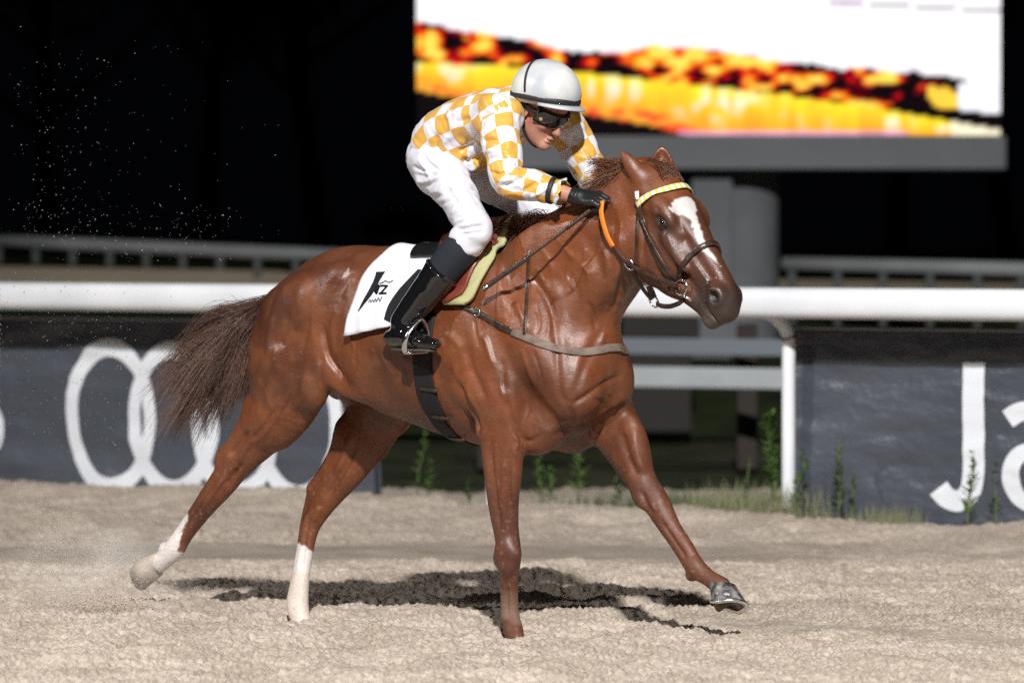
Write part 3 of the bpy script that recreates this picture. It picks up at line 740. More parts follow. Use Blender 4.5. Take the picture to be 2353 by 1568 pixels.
def make_spray():
    """sand thrown up behind the hind hooves"""
    rng = np.random.RandomState(21); gm = mat('flying sand grain', (.24, .22, .21), .8, .3)
    V = []; F = []
    T = np.array([[1, 1, 1], [1, -1, -1], [-1, 1, -1], [-1, -1, 1]]) / 1.5; TF = [(0, 1, 2), (0, 3, 1), (0, 2, 3), (1, 3, 2)]
    O = np.array([[1, 0, 0], [-1, 0, 0], [0, 1, 0], [0, -1, 0], [0, 0, 1], [0, 0, -1]], float); OF = [(0, 2, 4), (2, 1, 4), (1, 3, 4), (3, 0, 4), (2, 0, 5), (1, 2, 5), (3, 1, 5), (0, 3, 5)]
    def grain(kx, ky, d, r):
        p = at_depth(kx, ky, d); k = len(V); A = nrm(rng.randn(3)); s = np.array([1, .8 + .4 * rng.rand(), .8 + .6 * rng.rand()]) * r
        for v in O: V.append(p + v * s * (.8 + .4 * rng.rand()))
        F.extend([(a + k, b + k, c + k) for a, b, c in OF])
    def dep(): return 19.6 + .55 * rng.randn()
    for q in range(330):                                      # high arc
        kx = np.clip(rng.gamma(2.0, 115), 0, 640); ky = 60 + 500 * rng.rand() ** .75
        if rng.rand() < (kx / 640) * np.clip((560 - ky) / 480, 0, 1): continue
        grain(kx, ky, dep(), .0010 + .0018 * rng.rand() ** 4)
    for q in range(200): grain(60 + 470 * rng.rand(), 470 + 130 * rng.rand(), dep(), .0011 + .0024 * rng.rand() ** 4)
    for q in range(520): grain(np.clip(150 + 130 * rng.randn(), 0, 520), 620 + 420 * rng.rand(), dep(), .0011 + .0016 * rng.rand() ** 3)
    tag(mesh_obj('flying_sand', V, np.array(F), gm, smooth=False), 'spray of sand grains thrown up behind the horse', kind='stuff')
    V.clear(); F.clear()
    for q in range(6500):                                     # sand kicked up round the lifted hoof
        a = rng.rand(); kx = 330 - 260 * a ** .8 + 26 * rng.randn(); ky = 1390 - 200 * rng.rand() ** 1.5 * (.45 + a) + 8 * rng.randn()
        grain(kx, min(ky, 1402), 19.5 + .22 * rng.randn(), .0009 + .0012 * rng.rand() ** 2)
    for q in range(900): grain(250 + 60 * rng.randn(), 1384 + 9 * rng.randn(), 19.45 + .1 * rng.randn(), .0016 + .002 * rng.rand())
    km = mat('kicked sand', (.58, .48, .40), .9, .1)
    tag(mesh_obj('kicked_sand', V, np.array(F), km, smooth=False), 'low burst of sand at the lifted hind hoof', kind='stuff')
    # fine dust hanging round the hoof
    c = at_depth(225, 1312, 19.5)
    b = MB().lathe([(.001, -.22)] + [(.42 * math.cos(t), .22 * math.sin(t)) for t in np.linspace(-1.4, 1.4, 9)] + [(.001, .22)], 20)
    o = b.obj('dust_cloud', None); o.location = c
    dm = bpy.data.materials.new('hanging dust'); dm.use_nodes = True; Nd, L = dm.node_tree.nodes, dm.node_tree.links; Nd.clear()
    out = Nd.new('ShaderNodeOutputMaterial'); pv = Nd.new('ShaderNodeVolumePrincipled'); pv.inputs['Color'].default_value = (.97, .92, .86, 1); pv.inputs['Anisotropy'].default_value = -.35
    tc = Nd.new('ShaderNodeTexCoord'); nz = Nd.new('ShaderNodeTexNoise'); nz.inputs['Scale'].default_value = 7; nz.inputs['Detail'].default_value = 4; L.new(tc.outputs['Object'], nz.inputs['Vector'])
    mp = Nd.new('ShaderNodeMapping'); mp.inputs['Scale'].default_value = (2.3, 2.3, 4.4); L.new(tc.outputs['Object'], mp.inputs[0])
    gr = Nd.new('ShaderNodeTexGradient'); gr.gradient_type = 'SPHERICAL'; L.new(mp.outputs[0], gr.inputs[0])
    m1 = Nd.new('ShaderNodeMapRange'); m1.inputs['From Min'].default_value = .42; m1.inputs['From Max'].default_value = .75; m1.inputs['To Max'].default_value = 2.6; L.new(nz.outputs['Fac'], m1.inputs[0])
    mu = Nd.new('ShaderNodeMath'); mu.operation = 'MULTIPLY'; L.new(m1.outputs[0], mu.inputs[0]); L.new(gr.outputs['Fac'], mu.inputs[1]); L.new(mu.outputs[0], pv.inputs['Density']); L.new(pv.outputs[0], out.inputs['Volume'])
    o.data.materials.append(dm); tag(o, 'thin haze of dust at the lifted hind hoof', kind='stuff')
# ------------------------------------------------------------------ the horse (one continuous skin)
def head_frame():
    a = np.array([.632, 0, 1.695]); b = np.array([1.005, -.02, 1.235])
    s = nrm(b - a); lat = nrm(np.array([0, 1, 0]) - s * s[1]); n = np.cross(s, lat)
    return a, s, n, lat
HA, HS, HN, HL = head_frame()                 # along the face, out of the forehead, to the horse's left
def H(s, n, y): return HA + s * HS + n * HN + y * HL
HAX = (HS, HN, HL)

def build_horse_skin(h=.0052):
    g = Grid((-2.0, -.42, -.22), (1.18, .42, 1.82), h)
    # ---- trunk
    g.tube([(x, 0, (t + b) / 2, w, (t - b) / 2) for x, t, b, w in [
        (-1.08, 1.29, 1.00, .12), (-.95, 1.365, .95, .20), (-.80, 1.395, .885, .235), (-.62, 1.39, .815, .262),
        (-.45, 1.375, .75, .285), (-.28, 1.38, .70, .285), (-.12, 1.385, .67, .262), (.03, 1.38, .655, .225),
        (.16, 1.34, .665, .20), (.27, 1.25, .73, .17)]], k=.02)
    g.tube([(-.62, 0, 1.33, .06, .07), (-.40, 0, 1.31, .07, .075), (-.22, 0, 1.36, .06, .10), (-.07, 0, 1.38, .055, .105), (.10, 0, 1.39, .05, .10)], k=.07)   # withers
    g.ell((-.80, 0, 1.28), (.22, .17, .125), k=.07)            # croup
    g.tube([(-1.0, 0, 1.28, .075, .07), (-1.12, 0, 1.245, .06, .06), (-1.21, 0, 1.215, .045, .045)], k=.05)   # dock
    # ---- neck
    g.tube([(-.02, 0, 1.10, .20, .30), (.14, 0, 1.20, .155, .262), (.29, 0, 1.335, .115, .222), (.42, 0, 1.455, .095, .186), (.53, 0, 1.545, .088, .155), (.62, 0, 1.595, .082, .12)],
           k=.06)
    g.tube([(.02, 0, 1.44, .05, .06), (.20, 0, 1.492, .045, .055), (.38, 0, 1.575, .045, .055), (.52, 0, 1.65, .045, .05), (.62, 0, 1.665, .05, .045)], k=.05)   # crest
    for s in (-1, 1):
        g.mus((.30, s * .085, 1.13), (.60, s * .07, 1.46), .06, .042, k=.05)          # brachiocephalic
        g.mus((.02, s * .13, 1.32), (.40, s * .075, 1.50), .10, .04, k=.05)           # splenius / trapezius
        g.mus((-.10, s * .12, 1.38), (-.02, s * .19, 1.12), .10, .07, k=.04)           # shoulder top
        # shoulder blade, triceps, deltoid
        g.mus((-.07, s * .145, 1.33), (.26, s * .185, .97), .085, .07, k=.045)
        g.mus((-.14, s * .185, 1.21), (.13, s * .215, .90), .085, .062, k=.045)
        g.mus((-.18, s * .205, 1.06), (.06, s * .20, .80), .10, .07, k=.035)         # triceps long head
        g.mus((-.02, s * .212, 1.02), (.13, s * .20, .80), .065, .055, k=.028)
        g.mus((.15, s * .145, 1.18), (.325, s * .15, .88), .09, .075, k=.07)         # point of shoulder
        # breast
        g.ell((.325, s * .10, .92), (.105, .10, .15), k=.035)
        g.mus((.345, s * .055, 1.06), (.385, s * .07, .84), .055, .05, k=.03)
        g.mus((.25, s * .11, .80), (.10, s * .10, .69), .09, .075, k=.05)
        # ribs and flank
        g.ell((-.42, s * .15, 1.02), (.30, .14, .25), k=.04)
        g.mus((-.66, s * .20, 1.06), (-.54, s * .20, .87), .06, .05, k=.04)
        # hip and thigh
        g.ell((-.735, s * .185, 1.30), (.065, .05, .05), k=.05)                        # point of hip
        g.mus((-.70, s * .17, 1.25), (-1.08, s * .155, 1.10), .145, .115, k=.03)       # gluteus
    g.ell((.275, 0, .97), (.12, .10, .22), k=.05)
    g.mus((.375, 0, 1.13), (.345, 0, .90), .05, .05, k=.04)
    # ---- near (right) thigh, trailing
    g.tube([(-.96, -.13, 1.15, .115, .20), (-.99, -.15, 1.02, .125, .205), (-1.005, -.165, .91, .118, .185), (-1.03, -.165, .82, .10, .14), (-1.10, -.155, .735, .078, .105)], k=.05)
    g.mus((-1.065, -.13, 1.20), (-1.13, -.165, .83), .08, .08, k=.03)                 # hamstring
    g.mus((-1.01, -.16, 1.20), (-1.04, -.19, .84), .08, .065, k=.03)                 # biceps femoris
    g.mus((-.80, -.17, 1.17), (-.86, -.20, .88), .09, .07, k=.035)                    # quadriceps
    g.ell((-.865, -.205, .865), (.07, .055, .075), k=.04)                              # stifle
    g.tube([tuple(P(760, 850, -.19)) + (.04, .05), tuple(P(790, 890, -.20)) + (.022, .03), tuple(P(830, 905, -.20)) + (.015, .02)], k=.05)   # flank fold
    RH = [P(628, 958, -.165), P(600, 995, -.155), P(572, 1030, -.15), P(540, 1068, -.145), P(512, 1108, -.142), P(478, 1152, -.138), P(455, 1185, -.135), P(424, 1226, -.13), P(402, 1258, -.128), P(385, 1278, -.126), P(368, 1290, -.124)]
    rr = [(.085, .110), (.070, .094), (.057, .078), (.049, .066), (.045, .058), (.038, .046), (.032, .038), (.030, .036), (.036, .043), (.034, .037), (.036, .040)]
    g.tube([tuple(p) + r for p, r in zip(RH, rr)], k=.035)
    g.mus(P(648, 930, -.165), P(592, 1005, -.165), .065, .065, k=.04)
    g.tube([tuple(P(592, 935, -.15)) + (.05, .05), tuple(P(566, 985, -.145)) + (.030, .034), tuple(P(520, 1048, -.14)) + (.024, .028)], k=.06)                    # hamstring tendon to the hock
    g.ell(P(513, 1052, -.14), (.026, .026, .03), k=.03)
    g.seg(P(500, 1085, -.14), P(400, 1240, -.128), .015, .016, k=.012)                 # flexor tendon
    g.ell(P(380, 1258, -.126), (.024, .026, .024), k=.02)
    # ---- far (left) hind leg, planted
    g.tube([(-.93, .13, 1.15, .115, .20), (-.90, .15, 1.00, .125, .20), tuple(P(880, 905, .15)) + (.115, .165), tuple(P(865, 950, .14)) + (.10, .13), tuple(P(838, 1010, .12)) + (.08, .102)], k=.05)
    LH = [P(838, 1010, .12), P(815, 1055, .105), P(782, 1100, .095), P(752, 1140, .085), P(728, 1180, .078), P(712, 1215, .07), P(703, 1262, .062), P(694, 1315, .052), P(686, 1365, .045), P(684, 1395, .042), P(694, 1430, .04), P(703, 1460, .04)]
    rr = [(.075, .095), (.063, .080), (.053, .068), (.046, .057), (.038, .044), (.032, .036), (.028, .031), (.028, .032), (.034, .042), (.038, .047), (.036, .04), (.05, .055)]
    g.tube([tuple(p) + r for p, r in zip(LH, rr)], k=.035)
    g.tube([tuple(P(800, 990, .11)) + (.05, .05), tuple(P(768, 1055, .10)) + (.026, .032), tuple(P(724, 1120, .085)) + (.022, .027)], k=.06)
    g.ell(P(722, 1128, .085), (.024, .024, .03), k=.03)
    g.tube([tuple(P(712, 1148, .082)) + (.018, .018), tuple(P(700, 1190, .076)) + (.014, .014), tuple(P(688, 1270, .06)) + (.013, .013), tuple(P(672, 1370, .045)) + (.016, .016)], k=.02)
    g.mus((-1.05, .13, 1.20), (-1.05, .16, .85), .09, .08, k=.02)
    # ---- near fore leg, planted and sunk in the sand
    g.tube([(.06, -.185, .86, .075, .11), tuple(P(1153, 985, -.17)) + (.072, .092), tuple(P(1154, 1040, -.155)) + (.064, .082), tuple(P(1155, 1095, -.14)) + (.057, .07), tuple(P(1156, 1155, -.125)) + (.051, .061), tuple(P(1162, 1215, -.11)) + (.043, .05),
            tuple(P(1167, 1250, -.105)) + (.044, .047), tuple(P(1168, 1278, -.10)) + (.045, .048), tuple(P(1169, 1302, -.095)) + (.039, .042), tuple(P(1171, 1330, -.088)) + (.028, .034), tuple(P(1172, 1385, -.072)) + (.026, .032), tuple(P(1174, 1415, -.065)) + (.028, .034),
            tuple(P(1178, 1443, -.055)) + (.033, .04), tuple(P(1188, 1475, -.05)) + (.032, .034), tuple(P(1200, 1505, -.05)) + (.05, .055)], k=.03)
    g.ell(P(1150, 1268, -.125), (.02, .018, .028), k=.02); g.ell(P(1184, 1272, -.115), (.022, .022, .03), k=.02)
    g.line([P(1156, 1330, -.10), P(1160, 1420, -.075)], .013, k=.012)
    g.ell(P(1168, 1262, -.126), (.026, .018, .026), k=.03); g.ell(P(1170, 1298, -.118), (.024, .016, .022), k=.03); g.ell(P(1146, 1282, -.10), (.018, .020, .03), k=.03)
    g.mus(P(1178, 985, -.195), P(1178, 1140, -.145), .032, .032, k=.03)
    g.mus(P(1135, 975, -.20), P(1141, 1130, -.15), .036, .036, k=.03)
    g.ell(P(1118, 985, -.20), (.035, .04, .04), k=.03)                                 # point of elbow
    # ---- far fore leg, reaching forward
    LF = [(.22, .16, .88), P(1412, 980, .165), P(1436, 1027, .155), P(1458, 1075, .15), P(1482, 1117, .145), P(1503, 1148, .14), P(1524, 1182, .135), P(1547, 1220, .13), P(1571, 1255, .125), P(1588, 1286, .122), P(1602, 1307, .12), P(1630, 1328, .12), P(1655, 1345, .12)]
    rr = [(.085, .12), (.075, .103), (.066, .085), (.056, .066), (.050, .054), (.049, .052), (.041, .045), (.032, .037), (.030, .036), (.031, .037), (.034, .037), (.030, .031), (.038, .036)]
    g.tube([tuple(p) + r for p, r in zip(LF, rr)], k=.035)
    g.mus(P(1446, 960, .13), P(1474, 1085, .135), .05, .045, k=.035)
    g.ell(P(1478, 1150, .115), (.022, .02, .028), k=.02); g.ell(P(1508, 1140, .13), (.022, .022, .028), k=.02)
    g.line([P(1506, 1190, .13), P(1580, 1300, .12)], .013, k=.012)
    g.ell(P(1470, 1140, .14), (.022, .026, .034), k=.035); g.ell(P(1518, 1158, .128), (.020, .024, .024), k=.03); g.ell(P(1596, 1298, .112), (.020, .018, .022), k=.025)
    g.ell(P(1588, 1322, .12), (.02, .022, .02), k=.018)
    # deep crease between breast and reaching leg
    # ---- head
    g.tube([tuple(H(s, n, 0)) + (w, d) for s, n, w, d in [(-.01, -.065, .070, .075), (.06, -.045, .088, .085), (.13, -.034, .100, .088), (.20, -.030, .102, .086), (.27, -.030, .088, .082), (.36, -.032, .068, .076), (.45, -.034, .056, .070), (.53, -.036, .054, .066), (.585, -.045, .050, .055)]],
           lat=HL, k=.03)
    g.ell(H(.585, -.050, 0), (.055, .055, .060), HAX, k=.025)                          # upper lip / nose
    g.ell(H(.628, -.062, 0), (.026, .036, .044), HAX, k=.02)
    g.tube([tuple(H(s, n, 0)) + (w, d) for s, n, w, d in [(.18, -.165, .068, .075), (.27, -.185, .064, .076), (.36, -.180, .054, .066), (.44, -.145, .046, .052), (.52, -.122, .040, .042), (.575, -.118, .036, .033), (.61, -.112, .032, .024)]],
           lat=HL, k=.03)                                                              # lower jaw
    g.ell(H(.60, -.137, 0), (.028, .020, .028), HAX, k=.02)                            # chin
    for s in (-1, 1):
        g.ell(H(.265, -.155, s * .055), (.135, .108, .044), HAX, k=.03)               # cheek
        g.ell(H(.205, -.002, s * .100), (.062, .030, .024), HAX, k=.04)                # brow
        g.seg(H(.28, -.055, s * .090), H(.41, -.070, s * .064), .014, .010, k=.035)    # facial crest
        g.ell(H(.240, -.030, s * .118), (.030, .024, .014), HAX, k=.016, op='sub')     # eye hollow
        g.ell(H(.560, -.022, s * .046), (.040, .030, .022), HAX, k=.022)               # nostril wing
        g.ell(H(.570, -.030, s * .070), (.027, .020, .026), HAX, k=.010, op='sub')
        g.line([H(.545, -.020, s * .066), H(.560, -.004, s * .060), H(.592, -.016, s * .052), H(.598, -.034, s * .052)], .006, k=.012)
        g.line([H(.49, -.117, s * .060), H(.54, -.098, s * .056), H(.60, -.088, s * .041), H(.637, -.088, s * .014)], .005, k=.010, op='sub')   # mouth
        g.line([H(.33, -.01, s * .068), H(.42, -.008, s * .056), H(.50, -.012, s * .048)], .006, k=.03, op='sub')
        # ears
        b = H(.015, -.030, s * .062); t = np.array([.556, -.095, 1.757]) if s < 0 else np.array([.588, .095, 1.775])
        u = nrm(t - b); L = np.linalg.norm(t - b); od = np.array([.1, .8, .5]) if s < 0 else np.array([.5, -.6, -.1]); out = nrm(od - u * (od @ u)); ew = .80 if s < 0 else 1.15; sd = np.cross(u, out)
        g.tube([tuple(b + u * L * f) + (w * ew, d) for f, w, d in [(-.1, .036, .034), (.15, .040, .036), (.4, .039, .033), (.7, .027, .023), (.9, .013, .013), (1., .005, .005)]], lat=sd, k=.02)
        g.tube([tuple(b + u * L * f + out * .016) + (w * ew, d) for f, w, d in [(.22, .018, .022), (.45, .026, .026), (.7, .018, .019), (.86, .008, .009)]], lat=sd, k=.008, op='sub')
    # veins and tendons under the thin coat
    for s in (-1, 1):
        pass
    V, Q = g.mesh(2)
    return V, Q

def project(p):
    """horse coordinates -> picture measure"""
    w = to_world(p) - CAM
    dz = w[..., 1] * CP - w[..., 2] * SP; up = w[..., 1] * SP + w[..., 2] * CP
    return np.stack([IMW / 2 + FPX * w[..., 0] / dz, IMH / 2 - FPX * up / dz], -1)
def pline_dist(K, pts):
    best = np.full(len(K), 1e9); par = np.zeros(len(K)); p = np.array(pts, float); n = len(p) - 1
    for i in range(n):
        a, b = p[i], p[i + 1]; ab = b - a
        t = np.clip(((K - a) @ ab) / (ab @ ab), 0, 1); d = np.hypot(*(K - a - t[:, None] * ab).T)
        m = d < best; best[m] = d[m]; par[m] = ((i + t) / n)[m]
    return best, par
def sculpt(V, Q, strokes):
    """muscle lines, folds and veins: raise or sink the skin along lines seen on the camera side"""
    N = vnormals(V, Q); K = project(V)
    view = nrm(np.array([HU[1], HV[1], 0]) * -1 + np.array([0, 0, .07]))
    facing = sstep(.0, .35, N @ view)
    off = np.zeros(len(V))
    for pts, w, dep, y0, y1 in strokes:
        leg = np.mean([q[1] for q in pts]) > 1010; dep = dep * (1.9 if leg else 1.2); w = w * (1.3 if leg else 1.0)
        pts = crom(pts, 5)
        lo = pts.min(0) - 4 * w; hi = pts.max(0) + 4 * w
        m = np.nonzero((K[:, 0] > lo[0]) & (K[:, 0] < hi[0]) & (K[:, 1] > lo[1]) & (K[:, 1] < hi[1]) & (V[:, 1] > y0) & (V[:, 1] < y1) & (facing > 0))[0]
        if not len(m): continue
        d, t = pline_dist(K[m], pts)
        f = np.exp(-(d / w) ** 2) * np.clip(np.minimum(t, 1 - t) * 5, .0, 1)
        off[m] += dep * f * facing[m]
    return V + N * off[:, None]
def striate(V, Q):
    """muscle fibre relief under the skin"""
    N = vnormals(V, Q); X, Y, Z = V.T
    def rid(p): return 1 - np.abs(fbm(p, 3) * 2 - 1) * 2
    a = np.stack([(X + .35 * Z) * 15, Y * 9, (Z - .35 * X) * 3.6], 1)
    b = np.stack([(X - Z) * 3.2, Y * 9, (X + Z) * 9], 1)
    neck = sstep(.15, .45, X) * sstep(1.0, 1.25, Z); body = (1 - neck) * sstep(.45, .75, Z)
    d = .0011 * body * rid(a + 4 + fbm(V * 5, 2)[:, None]) + .0010 * neck * rid(b + 8 + fbm(V * 5, 2)[:, None])
    d += .0012 * sstep(.75, .4, Z) * (fbm(V * 30, 2) - .5)
    return V + N * d[:, None]
STROKES = [   # (line in the picture, half width, depth in metres, side range)
    ([(1215, 626), (1240, 660), (1261, 696), (1279, 769)], 9, -.009, -.5, .05),
    ([(1252, 640), (1285, 690), (1300, 760)], 14, .005, -.5, .05),
    ([(1149, 600), (1150, 650), (1157, 717)], 6, .005, -.5, 0), ([(1170, 620), (1172, 680), (1178, 740)], 7, -.005, -.5, 0),
    ([(1180, 680), (1196, 720), (1212, 760)], 7, .004, -.5, 0),
    ([(1152, 820), (1154, 860), (1158, 900)], 8, -.006, -.5, 0), ([(1110, 760), (1120, 800), (1128, 850)], 9, .004, -.5, 0),
    ([(1270, 740), (1278, 790), (1282, 853), (1288, 908), (1309, 929)], 9, -.006, -.5, .2), ([(1390, 740), (1360, 800), (1335, 860), (1315, 920)], 12, -.005, -.5, .3), ([(1310, 760), (1312, 820), (1310, 890)], 14, -.004, -.5, .2), ([(1309, 929), (1340, 914), (1382, 884), (1430, 860)], 7, -.009, -.5, .4),
    ([(1309, 929), (1316, 960), (1309, 975), (1270, 1004)], 7, -.008, -.5, .2), ([(1290, 935), (1278, 975), (1250, 1000)], 9, .003, -.5, .2),
    ([(1161, 905), (1167, 938), (1188, 990), (1212, 1013), (1252, 996)], 8, -.0065, -.5, .1),
    ([(1446, 918), (1420, 940), (1394, 957), (1352, 976), (1312, 978)], 7, -.013, -.5, .4),
    ([(1360, 915), (1385, 925), (1392, 950)], 6, -.005, -.1, .4), ([(1395, 890), (1412, 915), (1410, 940)], 8, .005, -.1, .4),
    ([(1046, 860), (1064, 914), (1085, 960), (1100, 1005)], 10, -.016, -.5, 0), ([(1037, 823), (1052, 870), (1090, 940)], 7, .004, -.5, 0),
    ([(1070, 790), (1080, 840), (1100, 880), (1120, 930)], 9, -.006, -.5, 0), ([(1130, 940), (1120, 980), (1105, 1010)], 8, .005, -.5, 0),
    ([(1130, 1000), (1128, 1060), (1140, 1160), (1150, 1235)], 5, -.006, -.5, 0), ([(1172, 1030), (1168, 1090), (1172, 1180)], 5, -.005, -.5, 0),
    ([(1160, 1050), (1155, 1110), (1162, 1220)], 4, .003, -.5, 0), ([(1164, 1325), (1166, 1420)], 3, -.004, -.5, 0),
    # neck
    ([(1330, 520), (1355, 560), (1375, 610), (1385, 680)], 12, -.005, -.5, .05), ([(1400, 520), (1420, 560), (1425, 620)], 14, .006, -.5, .05),
    ([(1440, 600), (1425, 660), (1405, 720)], 8, -.008, -.5, .1), ([(1425, 600), (1410, 660), (1392, 720)], 6, .005, -.5, .1),
    ([(1300, 580), (1330, 600), (1360, 640)], 10, .004, -.5, .05), ([(1250, 560), (1290, 600), (1320, 660), (1330, 720)], 16, -.004, -.5, .05),
    ([(1230, 610), (1250, 650)], 4, .003, -.5, .05), ([(1310, 640), (1318, 670)], 4, .003, -.5, .05), ([(1345, 570), (1340, 600)], 4, .003, -.5, .05),
    ([(1350, 690), (1362, 720), (1370, 760)], 6, -.005, -.5, .2), ([(1390, 760), (1380, 790)], 5, .003, -.5, .2),
    # hindquarters
    ([(850, 578), (820, 590), (804, 608), (797, 630)], 7, .006, -.5, .05), ([(796, 625), (764, 669), (746, 704)], 6, .004, -.5, 0),
    ([(812, 628), (805, 660), (790, 690)], 9, .005, -.5, 0), ([(780, 640), (758, 680), (735, 720)], 8, -.005, -.5, 0),
    ([(735, 640), (712, 700), (704, 750), (690, 825)], 9, -.006, -.5, 0), ([(690, 640), (690, 700), (682, 760)], 14, .006, -.5, 0),
    ([(720, 640), (716, 720), (722, 800)], 8, .003, -.5, 0), ([(650, 640), (625, 690), (612, 740)], 7, -.004, -.5, 0),
    ([(742, 740), (745, 776), (754, 814), (772, 843), (792, 868)], 6, -.011, -.5, 0), ([(762, 760), (766, 790), (776, 825)], 6, .005, -.5, 0),
    ([(741, 810), (736, 850), (738, 890)], 6, -.005, -.5, 0), ([(672, 830), (650, 880), (640, 930)], 10, -.004, -.5, 0),
    ([(640, 790), (632, 830), (638, 860)], 12, .006, -.5, 0), ([(600, 850), (604, 900), (598, 950)], 8, -.004, -.5, 0),
    ([(660, 900), (640, 950), (612, 990), (585, 1020)], 6, .004, -.5, 0), ([(640, 930), (610, 975), (570, 1020)], 6, -.006, -.5, 0),
    ([(570, 985), (548, 1020), (526, 1050)], 6, -.008, -.5, 0), ([(522, 1090), (490, 1130), (462, 1175)], 4, .004, -.5, 0),
    ([(500, 1100), (470, 1150), (430, 1205), (405, 1240)], 4, -.006, -.5, 0), ([(545, 1075), (530, 1095), (515, 1115)], 5, -.004, -.5, 0),
    ([(820, 800), (826, 840), (806, 880)], 5, .003, -.5, 0), ([(900, 820), (905, 870), (920, 920)], 8, .003, -.5, 0),
    ([(870, 800), (872, 850), (885, 905)], 9, -.003, -.5, 0), ([(930, 830), (938, 870), (950, 920)], 8, -.003, -.5, 0),
    # veins and streaks under the thin summer coat
    ([(1146, 620), (1145, 660), (1142, 750)], 4, .0035, -.5, 0), ([(1178, 640), (1190, 690), (1201, 740)], 4, .0035, -.5, 0), ([(1030, 765), (1048, 785), (1068, 808)], 11, .006, -.5, 0), ([(1110, 765), (1122, 800), (1137, 850)], 5, .004, -.5, 0),
    ([(1198, 800), (1212, 845), (1233, 892)], 5, .004, -.5, 0), ([(1222, 800), (1240, 850), (1250, 900)], 4, -.003, -.5, 0), ([(1155, 836), (1150, 880), (1160, 925)], 4, .003, -.5, 0), ([(1180, 995), (1190, 1015), (1182, 1035), (1190, 1055)], 3.5, .003, -.5, 0), ([(1196, 990), (1200, 1010), (1196, 1030)], 3.5, .003, -.5, 0),
    ([(1358, 970), (1362, 988), (1375, 996), (1400, 984), (1438, 948)], 4, .004, -.1, .4), ([(1420, 905), (1432, 925), (1405, 960)], 4, .003, -.1, .4), ([(869, 809), (885, 835), (910, 870)], 4, .003, -.5, 0), ([(855, 800), (858, 816), (852, 830)], 3.5, .003, -.5, 0), ([(900, 800), (905, 815), (903, 828)], 3.5, .003, -.5, 0), ([(925, 805), (928, 820), (923, 835)], 3.5, .003, -.5, 0),
    ([(1235, 560), (1262, 600), (1270, 640)], 5, .003, -.5, 0), ([(1275, 540), (1300, 575), (1320, 590)], 5, .003, -.5, 0), ([(1310, 600), (1300, 630), (1312, 660)], 4, .0035, -.5, 0), ([(1335, 610), (1352, 625), (1350, 650)], 5, .004, -.5, 0), ([(1380, 560), (1395, 600), (1390, 640)], 6, .004, -.5, .05), ([(1255, 700), (1262, 740), (1258, 780)], 5, .003, -.5, 0),
    ([(1230, 700), (1240, 740), (1232, 770)], 4, -.003, -.5, 0), ([(1110, 690), (1108, 720), (1118, 750)], 6, .004, -.5, 0), ([(1090, 730), (1092, 760), (1100, 800)], 5, -.004, -.5, 0),
    ([(660, 700), (655, 760), (640, 800)], 9, -.005, -.5, 0), ([(625, 720), (618, 780), (615, 830)], 8, .004, -.5, 0), ([(715, 850), (700, 900), (675, 945)], 7, .004, -.5, 0), ([(690, 870), (668, 915), (650, 950)], 6, -.005, -.5, 0), ([(610, 900), (625, 940), (620, 970)], 5, .003, -.5, 0),
    ([(830, 640), (815, 690), (800, 730)], 8, -.004, -.5, 0), ([(775, 700), (765, 740), (758, 770)], 7, .004, -.5, 0), ([(800, 760), (812, 800), (806, 850)], 5, .003, -.5, 0), ([(585, 1000), (565, 1030), (548, 1062)], 5, .004, -.5, 0), ([(560, 1060), (540, 1090), (520, 1125)], 4, -.004, -.5, 0),
    # far legs
    ([(815, 1010), (800, 1060), (770, 1110), (745, 1150)], 6, -.006, -.5, .3), ([(800, 1000), (790, 1050), (765, 1090)], 5, .004, -.5, .3),
    ([(712, 1180), (700, 1240), (690, 1330)], 4, -.005, -.5, .3), ([(735, 1160), (722, 1200)], 5, .004, -.5, .3),
    ([(1425, 980), (1440, 1040), (1468, 1100)], 7, -.005, .02, .4), ([(1455, 980), (1462, 1040), (1482, 1090)], 8, .004, .02, .4),
    ([(1470, 1120), (1485, 1160), (1500, 1185)], 5, -.005, .02, .4), ([(1515, 1190), (1550, 1245), (1578, 1285)], 4, -.005, .02, .4),
    ([(1360, 985), (1350, 1000), (1365, 1010), (1395, 1000)], 4, .003, -.1, .4),
    # head
    ([(1555, 480), (1565, 520), (1590, 570)], 7, -.004, -.5, .1), ([(1500, 600), (1530, 650), (1560, 680)], 8, -.004, -.5, .1),
    ([(1590, 600), (1610, 625), (1630, 650)], 5, .003, -.5, .1), ([(1600, 640), (1620, 660), (1625, 690)], 4, -.003, -.5, .1),
    ([(1480, 480), (1478, 540), (1472, 600)], 7, -.006, -.5, .1), ([(1505, 470), (1512, 490), (1508, 510)], 6, -.004, -.5, .1),
    ([(1535, 540), (1545, 580), (1560, 610)], 4, .002, -.5, .1), ([(1605, 690), (1618, 715), (1640, 735)], 4, .002, -.5, .1),
]

